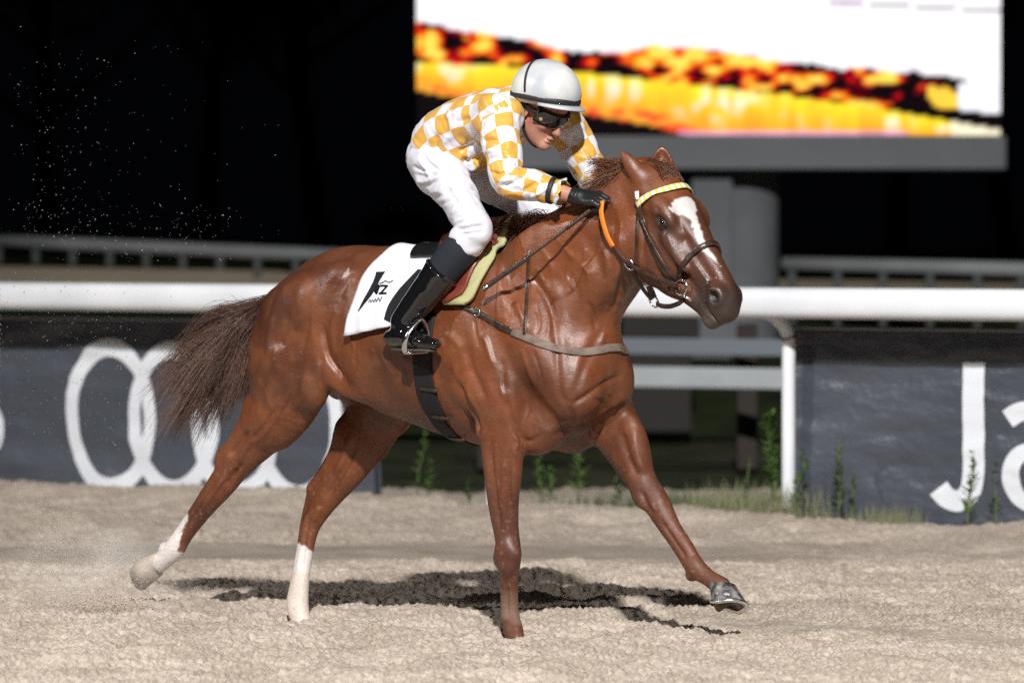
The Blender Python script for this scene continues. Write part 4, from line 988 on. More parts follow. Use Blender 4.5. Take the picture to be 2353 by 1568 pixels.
def head_coords(V):
    d = V - HA; return d @ HS, d @ HN, d @ HL
def in_poly(x, y, poly):
    ins = np.zeros(len(x), bool); n = len(poly)
    for i in range(n):
        x0, y0 = poly[i]; x1, y1 = poly[(i + 1) % n]
        c = ((y0 > y) != (y1 > y)) & (x < (x1 - x0) * (y - y0) / (y1 - y0 + 1e-12) + x0); ins ^= c
    return ins
def mixc(C, c, w):
    return C * (1 - w[:, None]) + np.array(c) * w[:, None]
def coat_colours(V):
    """chestnut coat with dark muzzle and knees, white star and stripe, white hind socks"""
    n1 = fbm(V * 3.1, 3); n2 = fbm(V * 11 + 5, 3); n3 = vnoise(V * 70)
    C = np.tile(np.array([.150, .043, .0128]), (len(V), 1))
    C = mixc(C, (.080, .0235, .0090), sstep(.42, .68, n1))
    C = mixc(C, (.165, .055, .019), sstep(.5, .75, n2) * .6)
    C *= (.93 + .14 * n3)[:, None]
    st_ = fbm(np.stack([(V[:, 0] + .4 * V[:, 2]) * 22, V[:, 1] * 14, (V[:, 2] - .4 * V[:, 0]) * 5], 1) + 2, 3)
    C *= (1 + .55 * (st_ - .5) + .45 * (fbm(V * 6.5 + 31, 3) - .5))[:, None]
    X, Y, Z = V.T
    s, n, y = head_coords(V)
    head = sstep(-.02, .06, s) * (X > .5) * (Z > 1.05)
    face = head * sstep(-.16, -.09, n)
    C = mixc(C, (.062, .024, .014), face * sstep(.16, .30, s + .05 * n2) * .75)
    C = mixc(C, (.034, .022, .018), head * sstep(.44, .56, s + .04 * n2 - .25 * (n > -.02) * .3))
    lips = head * sstep(.54, .61, s) * sstep(-.06, -.09, n)
    C = mixc(C, (.085, .068, .06), lips * .7)
    eye = np.exp(-(((s - .240) / .034) ** 2 + ((n + .032) / .028) ** 2)) * head * (abs(y) > .07)
    C = mixc(C, (.022, .014, .011), np.clip(eye * 1.25, 0, 1))
    nos = np.exp(-(((s - .572) / .024) ** 2 + ((n + .030) / .018) ** 2)) * head * (abs(y) > .035)
    C = mixc(C, (.008, .006, .006), np.clip(nos * 1.3, 0, 1))
    # knees and hocks darker
    leg = sstep(.62, .45, Z) * (X > -.3)
    C = mixc(C, (.080, .028, .016), leg * (.35 + .5 * n1))
    C = mixc(C, (.12, .042, .02), sstep(1.25, 1.4, Z) * (X < .1) * .6)
    # white star, stripe
    def fy(kx, ky):
        r = ray(kx, ky); rh = np.array([r @ HU, r @ HV, r[2]]); c = CAM - HO; ch = np.array([c @ HU, c @ HV, c[2]])
        t = ((HA + .052 * HN - ch) @ HN) / (rh @ HN); q = ch + rh * t - HA
        return q @ HS, q @ HL
    star = [fy(*p) for p in [(1546, 470), (1553, 457), (1564, 452), (1582, 454), (1594, 465), (1598, 480), (1599, 492), (1607, 512), (1620, 540), (1637, 566), (1666, 607), (1660, 600), (1632, 568), (1614, 543), (1600, 520), (1589, 499), (1572, 485), (1556, 479)]]
    jx = (vnoise(V * 90) - .5) * .010
    st = in_poly(s + jx, y + jx, star) & (n > -.02) & (s > 0.02)
    C[st] = (.60, .58, .56)
    # hind socks
    K = project(V)
    rag = 12 * (vnoise(V * 60) - .5)
    rh_leg = (X < -1.3) & (Y < 0) & (Z < .5)
    soc = rh_leg & in_poly(K[:, 0] + rag * .5, K[:, 1] + rag * .5, [(434, 1178), (420, 1213), (411, 1248), (409, 1268), (432, 1270), (440, 1310), (300, 1400), (280, 1200), (400, 1190)])
    back = soc
    lh_leg = (X < -.95) & (Y > -.02) & (Z < .45)
    sol = lh_leg & (K[:, 1] + 1.2 * rag - (K[:, 0] - 705) * .55 > 1256)
    w = soc | sol | back
    C[w] = np.array([.70, .66, .63]) * (.86 + .2 * n2[w])[:, None]
    C[w & (Z < .16)] *= np.array([.93, .87, .80])
    dust = sstep(.20, .02, Z) * sstep(.35, .6, n2) * (X > -.5)
    C = mixc(C, (.26, .20, .15), dust * .55)
    C = mixc(C, (.30, .24, .19), sstep(.80, .90, vnoise(V * 140)) * sstep(.95, .35, Z) * .5)
    return np.clip(C, 0, 1)
def soften(C, Q, f=.5): return relax(C, Q, f)

def hair_mesh(strands, r0, r1, n=3):
    """thin tapering hairs: list of (k,3) point rows"""
    V = []; F = []
    for st in strands:
        m = len(st); t = np.gradient(st, axis=0); t /= np.linalg.norm(t, axis=1, keepdims=True) + 1e-9
        up = np.tile([.3, .8, .5], (m, 1)); u = np.cross(t, up); u /= np.linalg.norm(u, axis=1, keepdims=True) + 1e-9; w = np.cross(t, u)
        r = np.interp(np.linspace(0, 1, m), [0, .6, 1], [r0, r0 * .8, r1])[:, None]
        b = len(V) * 0 + sum(len(v) for v in V)
        ring = [st + r * (u * math.cos(2 * math.pi * j / n) + w * math.sin(2 * math.pi * j / n)) for j in range(n)]
        V.append(np.stack(ring, 1).reshape(-1, 3))
        i = np.arange(m - 1)[:, None] * n; j = np.arange(n)[None]
        F.append(np.stack([b + i + j, b + i + (j + 1) % n, b + i + n + (j + 1) % n, b + i + n + j], -1).reshape(-1, 4))
    return np.concatenate(V), np.concatenate(F)

def coat_material():
    m = mat('chestnut coat', (.2, .07, .03), .42, .5)
    N, L, b = nt(m)
    at = N.new('ShaderNodeAttribute'); at.attribute_name = 'coat'
    tc = N.new('ShaderNodeTexCoord')
    hair = N.new('ShaderNodeTexNoise'); hair.inputs['Scale'].default_value = 260; hair.inputs['Detail'].default_value = 3
    mp = N.new('ShaderNodeMapping'); mp.inputs['Scale'].default_value = (.35, 1, 1); mp.inputs['Rotation'].default_value = (0, .6, 0)
    L.new(tc.outputs['Object'], mp.inputs[0]); L.new(mp.outputs[0], hair.inputs['Vector'])
    mx = N.new('ShaderNodeMix'); mx.data_type = 'RGBA'; mx.blend_type = 'MULTIPLY'; mx.inputs[0].default_value = .45
    cr = N.new('ShaderNodeValToRGB'); cr.color_ramp.elements[0].color = (.55, .5, .5, 1); cr.color_ramp.elements[1].color = (1.3, 1.25, 1.2, 1); cr.color_ramp.elements[0].position = .3; cr.color_ramp.elements[1].position = .7
    L.new(hair.outputs['Fac'], cr.inputs[0]); L.new(at.outputs['Color'], mx.inputs[6]); L.new(cr.outputs[0], mx.inputs[7]); L.new(mx.outputs[2], b.inputs['Base Color'])
    sw = N.new('ShaderNodeTexNoise'); sw.inputs['Scale'].default_value = 5.5; sw.inputs['Detail'].default_value = 6; L.new(tc.outputs['Object'], sw.inputs['Vector'])
    rr = N.new('ShaderNodeMapRange'); rr.inputs['From Min'].default_value = .35; rr.inputs['From Max'].default_value = .65; rr.inputs['To Min'].default_value = .34; rr.inputs['To Max'].default_value = .52
    L.new(sw.outputs['Fac'], rr.inputs[0])
    ag = N.new('ShaderNodeAttribute'); ag.attribute_name = 'dry'; ad = N.new('ShaderNodeMath'); ad.operation = 'MULTIPLY_ADD'; ad.inputs[1].default_value = .13; L.new(ag.outputs['Fac'], ad.inputs[0]); L.new(rr.outputs[0], ad.inputs[2]); L.new(ad.outputs[0], b.inputs['Roughness'])
    fine = N.new('ShaderNodeTexNoise'); fine.inputs['Scale'].default_value = 38; fine.inputs['Detail'].default_value = 5; L.new(mp.outputs[0], fine.inputs['Vector'])
    b1 = N.new('ShaderNodeBump'); b1.inputs['Strength'].default_value = .2; b1.inputs['Distance'].default_value = .010; L.new(fine.outputs['Fac'], b1.inputs['Height'])
    b2 = N.new('ShaderNodeBump'); b2.inputs['Strength'].default_value = .38; b2.inputs['Distance'].default_value = .0025; L.new(hair.outputs['Fac'], b2.inputs['Height']); L.new(b1.outputs[0], b2.inputs['Normal'])
    L.new(b2.outputs[0], b.inputs['Normal'])
    b.inputs['Specular IOR Level'].default_value = .62
    return m

def hoof(parent, cor, toe, down, mat_h, mat_s, mat_i, size=1.0, shoe=True):
    """coronet centre, toe direction, direction from coronet to sole"""
    cor = np.array(cor, float); down = nrm(down); toe = np.array(toe, float); toe = nrm(toe - down * (toe @ down)); lat = np.cross(down, toe)
    n = 28; rings = []
    prof = [(0.0, .040, .042, .000), (.10, .043, .045, .004), (.5, .050, .051, .013), (1.0, .059, .060, .024)]
    V = []
    for f, rl, rt, fw in prof:
        for j in range(n):
            a = 2 * math.pi * j / n; c, s = math.cos(a), math.sin(a)
            hgt = .074 if c > 0 else .074 - .022 * (-c)
            q = cor + size * (toe * (fw + rt * (c if c > 0 else c * .78)) + lat * rl * s + down * (hgt * f + (.010 * c if f == 0 else 0)))
            V.append(q)
    F = [(i * n + j, i * n + (j + 1) % n, (i + 1) * n + (j + 1) % n, (i + 1) * n + j) for i in range(3) for j in range(n)]
    base = np.array(V[3 * n:]); c0 = base.mean(0)
    V += list(c0 + (base - c0) * .80 + down * -.001 * size); F += [(3 * n + j, 3 * n + (j + 1) % n, 4 * n + (j + 1) % n, 4 * n + j) for j in range(n)]
    V += list(c0 + (base - c0) * .74 - down * .010 * size); F += [(4 * n + j, 4 * n + (j + 1) % n, 5 * n + (j + 1) % n, 5 * n + j) for j in range(n)]
    V.append(c0 - down * .013 * size); F += [(5 * n + j, 5 * n + (j + 1) % n, 6 * n) for j in range(n)]
    V.append(cor + down * .004); F += [((j + 1) % n, j, len(V) - 1) for j in range(n)]
    o = mesh_obj('hoof', V, F, mat_h, parent)
    # frog of the sole
    fr = MB(); p0 = c0 - toe * .045 * size - down * .004 * size; p1 = c0 + toe * .020 * size - down * .008 * size
    fr.tube([p0, (p0 + p1) / 2, p1], [.020 * size, .013 * size, .004 * size], 8)
    fr.obj('frog', mat_i, o)
    if shoe:
        pts = [c0 + (base[j % n] - c0) * .93 + down * .004 * size for j in range(-11, 12)]
        MB().tube(pts, .0075 * size, 8, flat=(1.25, .62), upv=[nrm(base[j % n] - c0) for j in range(-11, 12)]).obj('horseshoe', mat_s, o)
    return o

def make_horse():
    V, Q = build_horse_skin(); V = striate(sculpt(V, Q, STROKES), Q)
    root = horse_frame(empty('racehorse'))
    tag(root, 'chestnut racehorse with white blaze and white hind socks galloping past', 'horse')
    body = mesh_obj('body', V, Q, coat_material(), root, attrs={'coat': soften(coat_colours(V), Q), 'dry': np.clip(sstep(.95, .55, V[:, 2]) + .6 * sstep(.2, .4, V[:, 0]) * sstep(1.25, 1.0, V[:, 2]) + .5 * sstep(.6, .75, V[:, 0]) * sstep(1.3, 1.4, V[:, 2]), 0, 1) + 2.6 * np.exp(-(((V - HA) @ HS - .572) / .026) ** 2 - (((V - HA) @ HN + .030) / .020) ** 2) * (V[:, 0] > .8)})
    # eyes
    em = mat('horse eye', (.012, .007, .005), .04, .6); em2 = em
    from mathutils.bvhtree import BVHTree as BT
    hb = BT.FromPolygons([Vector(v) for v in V.tolist()], Q.tolist())
    lidm = mat('dark eyelid skin', (.022, .014, .011), .45, .5)
    for s in (-1, 1):
        l, n_, _, _ = hb.ray_cast(Vector(H(.238, -.028, s * .30)), Vector(-s * HL))
        pt, n_ = np.array(l), np.array(n_); n_ = nrm(n_ * .6 + HL * s * .6); c = pt - n_ * .0095
        b = MB(); b.lathe([(.0001, -.0205)] + [(.0205 * math.cos(t), .0205 * math.sin(t)) for t in np.linspace(-1.45, 1.45, 15)] + [(.0001, .0205)], 20, c)
        eye = b.obj('eye', em, root)
        e1 = nrm(HS - n_ * (HS @ n_)); e2 = nrm(np.cross(n_, e1)); e2 = e2 if e2 @ HN > 0 else -e2
        up_ = [c + e1 * .0215 * math.cos(t) + e2 * .0135 * math.sin(t) + n_ * (.0065 + .0085 * math.sin(t)) for t in np.linspace(0, math.pi, 13)]
        lo_ = [c + e1 * .0215 * math.cos(t) - e2 * .0150 * math.sin(t) + n_ * (.0065 + .0065 * math.sin(t)) for t in np.linspace(0, math.pi, 13)]
        MB().tube(up_, [.002] + [.0048] * 11 + [.002], 8).obj('eyelid', lidm, eye); MB().tube(lo_, [.002] + [.0034] * 11 + [.002], 8).obj('eyelid', lidm, eye)
    # hooves
    pale = mat('pale hoof horn', (.42, .34, .26), .55, .4); noise_tint(pale, (.20, .15, .11), (.50, .42, .33), 14, .3, .7); noise_bump(pale, 90, .5, .003)
    dusty = mat('oiled hoof', (.06, .058, .058), .28, .6); noise_tint(dusty, (.045, .045, .048), (.30, .28, .26), 26, .42, .66); noise_bump(dusty, 70, .5, .003)
    steel = mat('aluminium racing plate', (.78, .79, .80), .3, .5, 1.0); noise_bump(steel, 60, .2, .001)
    inner = mat('hoof sole', (.13, .10, .075), .9, .2)
    hoof(root, P(1655, 1344, .12), (.95, .10, .22), (.34, -.34, -1), dusty, steel, inner, 1.18)
    hoof(root, P(364, 1291, -.125), (.10, 0, -1), (-.92, -.12, -.10), pale, steel, inner, 1.22, shoe=False)
    hoof(root, P(1202, 1505, -.05) + np.array([0, 0, .01]), (1, 0, 0), (.1, 0, -1), dusty, steel, inner)
    hoof(root, P(706, 1460, .04) + np.array([0, 0, .01]), (1, 0, 0), (.1, 0, -1), pale, steel, inner)
    # ---- tail
    rng = np.random.RandomState(3)
    base0 = np.array([-1.165, 0, 1.235]); base1 = np.array([-1.235, 0, 1.175])
    def col_attr(nst, npts, c1, c2, rs):
        w = rs.rand(nst)[:, None]; c = np.array(c1) * (1 - w) + np.array(c2) * w
        return np.repeat(c, npts * 3, 0)
    tips = [(357, 868, .9), (362, 905, 1), (366, 945, 1), (378, 985, 1), (395, 1018, 1), (420, 1028, 1), (452, 1010, 1), (478, 985, 1), (505, 960, .8), (520, 935, .8), (400, 955, 1), (430, 975, 1), (470, 930, .8), (540, 905, .5), (400, 880, .9), (440, 905, .9)]
    locks = []
    for li in range(92):
        if li < len(tips) * 4: kx, ky, wt = tips[li % len(tips)]
        else: kx, ky, wt = 440 + 110 * rng.rand(), 880 + 70 * rng.rand(), .7
        kx += rng.randn() * 9; ky += rng.randn() * 9
        f = rng.rand()
        b = base0 * (1 - f) + base1 * f + np.array([0, rng.randn() * .022, rng.randn() * .01])
        t = P(kx, ky, .0) + np.array([0, rng.randn() * .07, 0])
        # leave the dock backwards, then fall
        L = np.linalg.norm(t - b)
        hi = np.clip((960 - ky) / 120, 0, 1)
        m1 = b + np.array([-.10, 0, .0 - .05 * (1 - hi)]) + (t - b) * .10
        m2 = b + (t - b) * .5 + np.array([-.03, 0, .05 + .03 * hi]) + np.array([0, rng.randn() * .02, rng.randn() * .015])
        m3 = b + (t - b) * .8 + np.array([-.015, 0, .03]) + rng.randn(3) * .012
        c = crom([b, m1, m2, m3, t], 5)
        locks.append(c)
    S = []; cw = []
    for c in locks:
        tone = rng.rand()
        for q in range(58):
            m = len(c); sc_ = np.linspace(0, 1, m)[:, None]
            spread = .008 + .005 * np.sin(sc_ * 3.0) + .016 * sc_ * rng.rand()
            wav = np.stack([np.sin(sc_[:, 0] * (5 + 4 * rng.rand()) + rng.rand() * 6) * .010 * rng.randn() * sc_[:, 0] for _ in range(3)], 1)
            e = rng.randn(3) * spread + wav
            cut = int(m * (1 - .45 * rng.rand() ** 1.3))
            S.append((c + e)[:max(cut, 6)]); cw.append(tone)
    for q in range(26):                                        # loose hairs
        b = base1 + rng.randn(3) * .015; t = P(500 + rng.rand() * 60, 680 + 60 * rng.rand(), 0) + np.array([0, rng.randn() * .05, 0])
        S.append(crom([b, (b + t) / 2 + np.array([0, 0, -.03]), t + rng.randn(3) * .01], 6)); cw.append(rng.rand())
    TV, TF = hair_mesh(S, .00095, .0004)
    tc_ = np.concatenate([np.tile(np.array([.072, .040, .031]) * (1 - w) + np.array([.185, .112, .088]) * w, (len(s_) * 3, 1)) for s_, w in zip(S, cw)])
    hm = mat('horse hair', (.1, .05, .03), .38, .45)
    N, Lk, b = nt(hm); at = N.new('ShaderNodeAttribute'); at.attribute_name = 'tone'; Lk.new(at.outputs['Color'], b.inputs['Base Color'])
    tt = np.concatenate([np.repeat(np.linspace(0, 1, len(s_)), 3) for s_ in S]); tc_ = mixc(tc_, (.105, .040, .020), sstep(.30, .04, tt))
    mesh_obj('tail', TV, TF, hm, root, attrs={'tone': tc_})
    # ---- mane: short and blown back over the rider's hands
    S = []; cw = []
    def crest(x): return np.interp(x, [-.02, .10, .20, .40, .50, .60], [1.475, 1.502, 1.535, 1.614, 1.675, 1.700])
    for q in range(3600):
        x = -.03 + .62 * rng.rand(); z = crest(x) - .014
        tuft = .8 + .35 * math.sin(x * 47) + .25 * math.sin(x * 83 + 1)
        ln = (.050 + .03 * rng.rand()) * max(tuft, .45)
        if x > .46: ln *= 1.2
        elif x > .16: ln *= .62
        elif x < .14: ln *= 1.7
        b = np.array([x, rng.randn() * .014, z])
        side = -1 if rng.rand() < .75 else 1
        d1 = nrm(np.array([-.7 - .3 * rng.rand(), side * .35 + rng.randn() * .2, .42]))
        d2 = nrm(np.array([-1.0, side * .55 + rng.randn() * .25, -.35 + .2 * rng.randn()]))
        p1 = b + d1 * ln * .5; p2 = p1 + d2 * ln * .6; p3 = p2 + nrm(d2 + np.array([-.1, side * .2, -.5])) * ln * .6
        S.append(crom([b, p1, p2, p3], 4)); cw.append(.5 + .5 * math.sin(x * 120) * .6 + .25 * rng.randn())
    for q in range(2200):                                      # long wisps behind the ears
        x = .45 + .13 * rng.rand(); b = np.array([x, -.02 + rng.randn() * .018, crest(x) - .016])
        lk = rng.randint(14); t = P(1376 + 4.2 * lk + 9 * rng.randn(), 372 + 68 * ((lk * 5) % 14) / 14 + 5 * rng.randn(), -.02) + np.array([0, rng.randn() * .02, 0])
        m1 = b + (t - b) * .45 + np.array([0, 0, .022 + .010 * rng.randn()])
        S.append(crom([b, m1, t, t + (t - m1) * .2 + rng.randn(3) * .008], 4)); cw.append(rng.rand())
    for q in range(950):                                       # tuft blown back over the withers
        x = .0 + .17 * rng.rand(); b = np.array([x, -.01 + rng.randn() * .015, crest(x) - .02])
        t = P(1168 + 90 * rng.rand() * (.4 + x / .17 * .6), 512 + 46 * rng.rand(), -.05) + np.array([0, rng.randn() * .02, 0])
        m1 = b + (t - b) * .4 + np.array([0, -.012, .030 + .012 * rng.randn()])
        S.append(crom([b, m1, t, t + (t - m1) * .15 + np.array([0, 0, -.012]) + rng.randn(3) * .006], 4)); cw.append(.15 + .6 * rng.rand())
    MV, MF = hair_mesh(S, .0010, .0004)
    c1, c2 = np.array([.060, .021, .011]), np.array([.22, .082, .036])
    mc = np.concatenate([np.tile(c1 * (1 - w) + c2 * w, (len(s_) * 3, 1)) for s_, w in zip(S, np.clip(cw, 0, 1))])
    mesh_obj('mane', MV, MF, hm, root, attrs={'tone': mc})
    # ---- forelock pressed back between the ears
    S = []; cw = []
    for q in range(900):
        b = H(.005 + .015 * rng.randn(), .012, rng.randn() * .018)
        e = H(.045 + .040 * rng.rand(), .046, np.clip(rng.randn() * .030 + .012, -.06, .05))
        m1 = (b + e) / 2 + HN * (.012 + .006 * rng.randn()) + HL * rng.randn() * .012
        S.append(crom([b, m1, e, e + HS * .012 - HN * .008 + rng.randn(3) * .005], 4)); cw.append(rng.rand())
    FV, FF = hair_mesh(S, .0012, .0005)
    fc = np.concatenate([np.tile(c1 * (1 - w) + c2 * .7 * w, (len(s_) * 3, 1)) for s_, w in zip(S, cw)])
    mesh_obj('forelock', FV, FF, hm, root, attrs={'tone': fc})
    return root, body, V, Q
# ------------------------------------------------------------------ the rider
JH_F = nrm((math.cos(.56), -.04, -math.sin(.56)))            # where the face points
JH_L = nrm(np.array([0, 1, 0]) - JH_F * JH_F[1])
JH_U = np.cross(JH_F, JH_L)
JH_O = P(1205, 256, -.09) + np.array([.005, .078, .0])        # between the ears
def JH(f, u, l): return JH_O + f * JH_F + u * JH_U + l * JH_L
JAX = (JH_F, JH_U, JH_L)
J = dict(
    pel=P(1008, 362, 0), lum=P(1040, 318, 0), tho=P(1098, 288, 0), che=P(1150, 272, 0), nec=P(1186, 246, -.01),
    rsh=P(1140, 268, -.165), rel=P(1168, 412, -.235), rwr=P(1326, 452, -.135),
    lsh=P(1297, 285, .165), lel=P(1366, 410, .235), lwr=P(1412, 442, .06),
    rhi=P(1008, 380, -.10), rkn=P(1094, 524, -.255), ran=P(925, 740, -.34),
    lhi=P(1084, 380, .10))
J['lkn'] = np.array([J['rkn'][0], .255, J['rkn'][2]]); J['lan'] = np.array([J['ran'][0], .335, J['ran'][2]])
def mixp(a, b, t): return a * (1 - t) + b * t
SPINE = [J['pel'], J['lum'], J['tho'], J['che'], J['nec']]

def fingers(g, w, d, b, t, grow=0.0, k=.006):
    """closed hand: w wrist, d along the forearm, b out of the back of the hand, t to the thumb side"""
    d = nrm(d); b = nrm(b - d * (b @ d)); t = np.cross(b, d) * (1 if np.cross(b, d) @ t > 0 else -1)
    g.tube([tuple(w - d * .01) + (.026 + grow, .020 + grow), tuple(w + d * .03) + (.034 + grow, .018 + grow), tuple(w + d * .075) + (.038 + grow, .016 + grow)], lat=t, k=.01)
    for i, (o, ln) in enumerate([(.027, .95), (.009, 1.05), (-.009, 1.0), (-.026, .8)]):
        r = .0088 + grow
        p0 = w + d * .078 + t * o + b * .004
        p1 = p0 + (d * .030 - b * .014) * ln; p2 = p1 + (-d * .006 - b * .026) * ln; p3 = p2 + (-d * .024 - b * .002) * ln
        g.seg(p0 - d * .02, p0, r, r, k); g.seg(p0, p1, r * 1.02, r * .96, k * .4); g.seg(p1, p2, r * .97, r * .92, k * .4); g.seg(p2, p3, r * .92, r * .84, k * .4)
        g.ell(p0 + b * .003, (.010 + grow,) * 3, k=.005)                      # knuckle
    q0 = w + d * .028 + t * .028; q1 = w + d * .058 + t * .040 - b * .016; q2 = w + d * .088 + t * .028 - b * .030
    g.seg(q0, q1, .013 + grow, .0105 + grow, .008); g.seg(q1, q2, .0102 + grow, .0088 + grow, .004)

def hand_dirs(side):
    w = J['rwr'] if side < 0 else J['lwr']; e = J['rel'] if side < 0 else J['lel']
    d = nrm(w - e) * .6 + np.array([.8, 0, -.02]); b = np.array([.15, side * .55, .85]); t = np.array([.2, -side * 1.0, .2])
    return w, nrm(d), b, t

def build_rider_skin(h=.005):
    g = Grid((-.62, -.48, .98), (.62, .48, 2.12), h)
    g.tube([tuple(J['pel']) + (.118, .078), tuple(J['lum']) + (.128, .092), tuple(J['tho']) + (.15, .10), tuple(J['che']) + (.165, .092), tuple(mixp(J['che'], J['nec'], .7)) + (.12, .065)], k=.03)
    for s, a in ((-1, 'r'), (1, 'l')):
        sh, el, wr, hi, kn, an = (J[a + x] for x in ('sh', 'el', 'wr', 'hi', 'kn', 'an'))
        g.ell(sh, (.055, .05, .055), k=.05)
        g.tube([tuple(sh) + (.046, .052), tuple(mixp(sh, el, .45)) + (.042, .046), tuple(el) + (.035, .036), tuple(mixp(el, wr, .3)) + (.037, .040), tuple(mixp(el, wr, .8)) + (.026, .029), tuple(wr) + (.026, .022)], k=.02)
        w, d, b, t = hand_dirs(s); fingers(g, w, d, b, t)
        g.ell(hi + np.array([-.01, 0, -.005]), (.066, .058, .07), k=.04)
        g.tube([tuple(hi) + (.062, .068), tuple(mixp(hi, kn, .5)) + (.054, .058), tuple(kn) + (.040, .042), tuple(mixp(kn, an, .3)) + (.042, .046), tuple(mixp(kn, an, .8)) + (.029, .032), tuple(an) + (.028, .030)], k=.02)
        fo = an + np.array([.0, 0, -.05])
        g.tube([tuple(fo + np.array([-.045, 0, -.01])) + (.022, .022), tuple(fo + np.array([.05, s * .008, -.008])) + (.028, .020), tuple(fo + np.array([.12, s * .015, -.015])) + (.026, .012)], k=.02)
    # neck and head
    g.tube([tuple(mixp(J['che'], J['nec'], .6)) + (.07, .065), tuple(J['nec']) + (.056, .058), tuple(JH(-.03, -.03, 0)) + (.052, .055)], k=.03)
    g.ell(JH(.005, .055, 0), (.098, .088, .076), JAX, k=.02)
    g.ell(JH(.045, -.02, 0), (.052, .085, .060), JAX, k=.03)
    g.tube([tuple(JH(-.005, -.045, 0)) + (.056, .03), tuple(JH(.045, -.075, 0)) + (.044, .026), tuple(JH(.082, -.092, 0)) + (.024, .020)], lat=JH_L, k=.03)   # jaw
    g.ell(JH(.092, -.088, 0), (.016, .016, .018), JAX, k=.015)
    g.seg(JH(.098, .018, 0), JH(.122, -.022, 0), .008, .0125, k=.012)                  # nose
    for s in (-1, 1):
        g.ell(JH(.112, -.024, s * .010), (.009, .008, .008), JAX, k=.008)
        g.ell(JH(.072, -.010, s * .040), (.026, .020, .020), JAX, k=.02)               # cheek bone
        g.ell(JH(.092, .016, s * .032), (.014, .011, .015), JAX, k=.010, op='sub')     # eye hollow
        g.ell(JH(.080, .016, s * .032), (.013, .012, .013), JAX, k=.003)
        g.ell(JH(-.004, -.002, s * .074), (.018, .030, .010), JAX, k=.006)             # ear
        g.ell(JH(.004, .000, s * .083), (.009, .017, .006), JAX, k=.004, op='sub')
    g.ell(JH(.104, -.052, 0), (.010, .0065, .024), JAX, k=.006); g.ell(JH(.101, -.066, 0), (.010, .0065, .021), JAX, k=.006)
    g.ell(JH(.108, -.0585, 0), (.008, .0025, .018), JAX, k=.003, op='sub')
    return g.mesh(1)

def spine_uv(V, pts, lat, ref):
    """length along a chain and angle around it, for woven patterns"""
    pts = crom(np.array(pts), 6); seg = np.linalg.norm(np.diff(pts, axis=0), axis=1); cum = np.concatenate([[0], np.cumsum(seg)])
    best = np.full(len(V), 1e9); U = np.zeros(len(V)); A = np.zeros(len(V)); R = np.zeros(len(V))
    for i in range(len(pts) - 1):
        a, b = pts[i], pts[i + 1]; T = (b - a) / seg[i]; l = np.array(lat, float); l = nrm(l - T * (l @ T)); m = np.cross(T, l)
        q = V - a; t = q @ T
        tc = np.clip(t, 0 if i else -9, seg[i] if i < len(pts) - 2 else 9)
        d = np.linalg.norm(q - np.clip(t, 0, seg[i])[:, None] * T, axis=1)
        mk = d < best
        best[mk] = d[mk]; U[mk] = cum[i] + tc[mk]; A[mk] = np.arctan2(q[mk] @ l, q[mk] @ m); R[mk] = d[mk]
    return U, A, R

def folds(V, Q, pts, amp, sc, seed=0, stretch=(1, 1, 1)):
    """cloth creases: ridged noise pushed along the normals"""
    N = vnormals(V, Q)
    p = V * np.array(stretch) * sc + seed
    w = np.stack([fbm(p * .5 + 11, 2), fbm(p * .5 + 23, 2), fbm(p * .5 + 37, 2)], 1) * 1.6
    r = 1 - np.abs(fbm(p + w, 3) * 2 - 1) * 2.2
    return V + N * (amp * np.clip(r, -1, 1))[:, None]

def silk_material(name):
    m = mat(name, (.8, .5, .1), .38, .5)
    N, L, b = nt(m)
    at = N.new('ShaderNodeAttribute'); at.attribute_name = 'v_cloth'
    ck = N.new('ShaderNodeTexChecker'); ck.inputs['Scale'].default_value = 1.0
    ck.inputs['Color1'].default_value = (.62, .34, .055, 1); ck.inputs['Color2'].default_value = (.66, .66, .72, 1)
    # a little waviness so that the printed squares are not ruled
    tc = N.new('ShaderNodeTexCoord'); nz = N.new('ShaderNodeTexNoise'); nz.inputs['Scale'].default_value = 9; L.new(tc.outputs['Object'], nz.inputs['Vector'])
    vm = N.new('ShaderNodeVectorMath'); vm.operation = 'MULTIPLY_ADD'; vm.inputs[1].default_value = (.5, .5, 0); L.new(nz.outputs['Color'], vm.inputs[0]); L.new(at.outputs['Vector'], vm.inputs[2])
    ad = N.new('ShaderNodeVectorMath'); ad.operation = 'MULTIPLY'; ad.inputs[1].default_value = (1, 1, 0); L.new(vm.outputs[0], ad.inputs[0])
    ad2 = N.new('ShaderNodeVectorMath'); ad2.operation = 'ADD'; ad2.inputs[1].default_value = (0, 0, .5); L.new(ad.outputs[0], ad2.inputs[0])
    L.new(ad2.outputs[0], ck.inputs['Vector'])
    L.new(ck.outputs['Color'], b.inputs['Base Color'])
    noise_bump(m, 26, .35, .006, detail=4)
    b.inputs['Sheen Weight'].default_value = .15
    return m

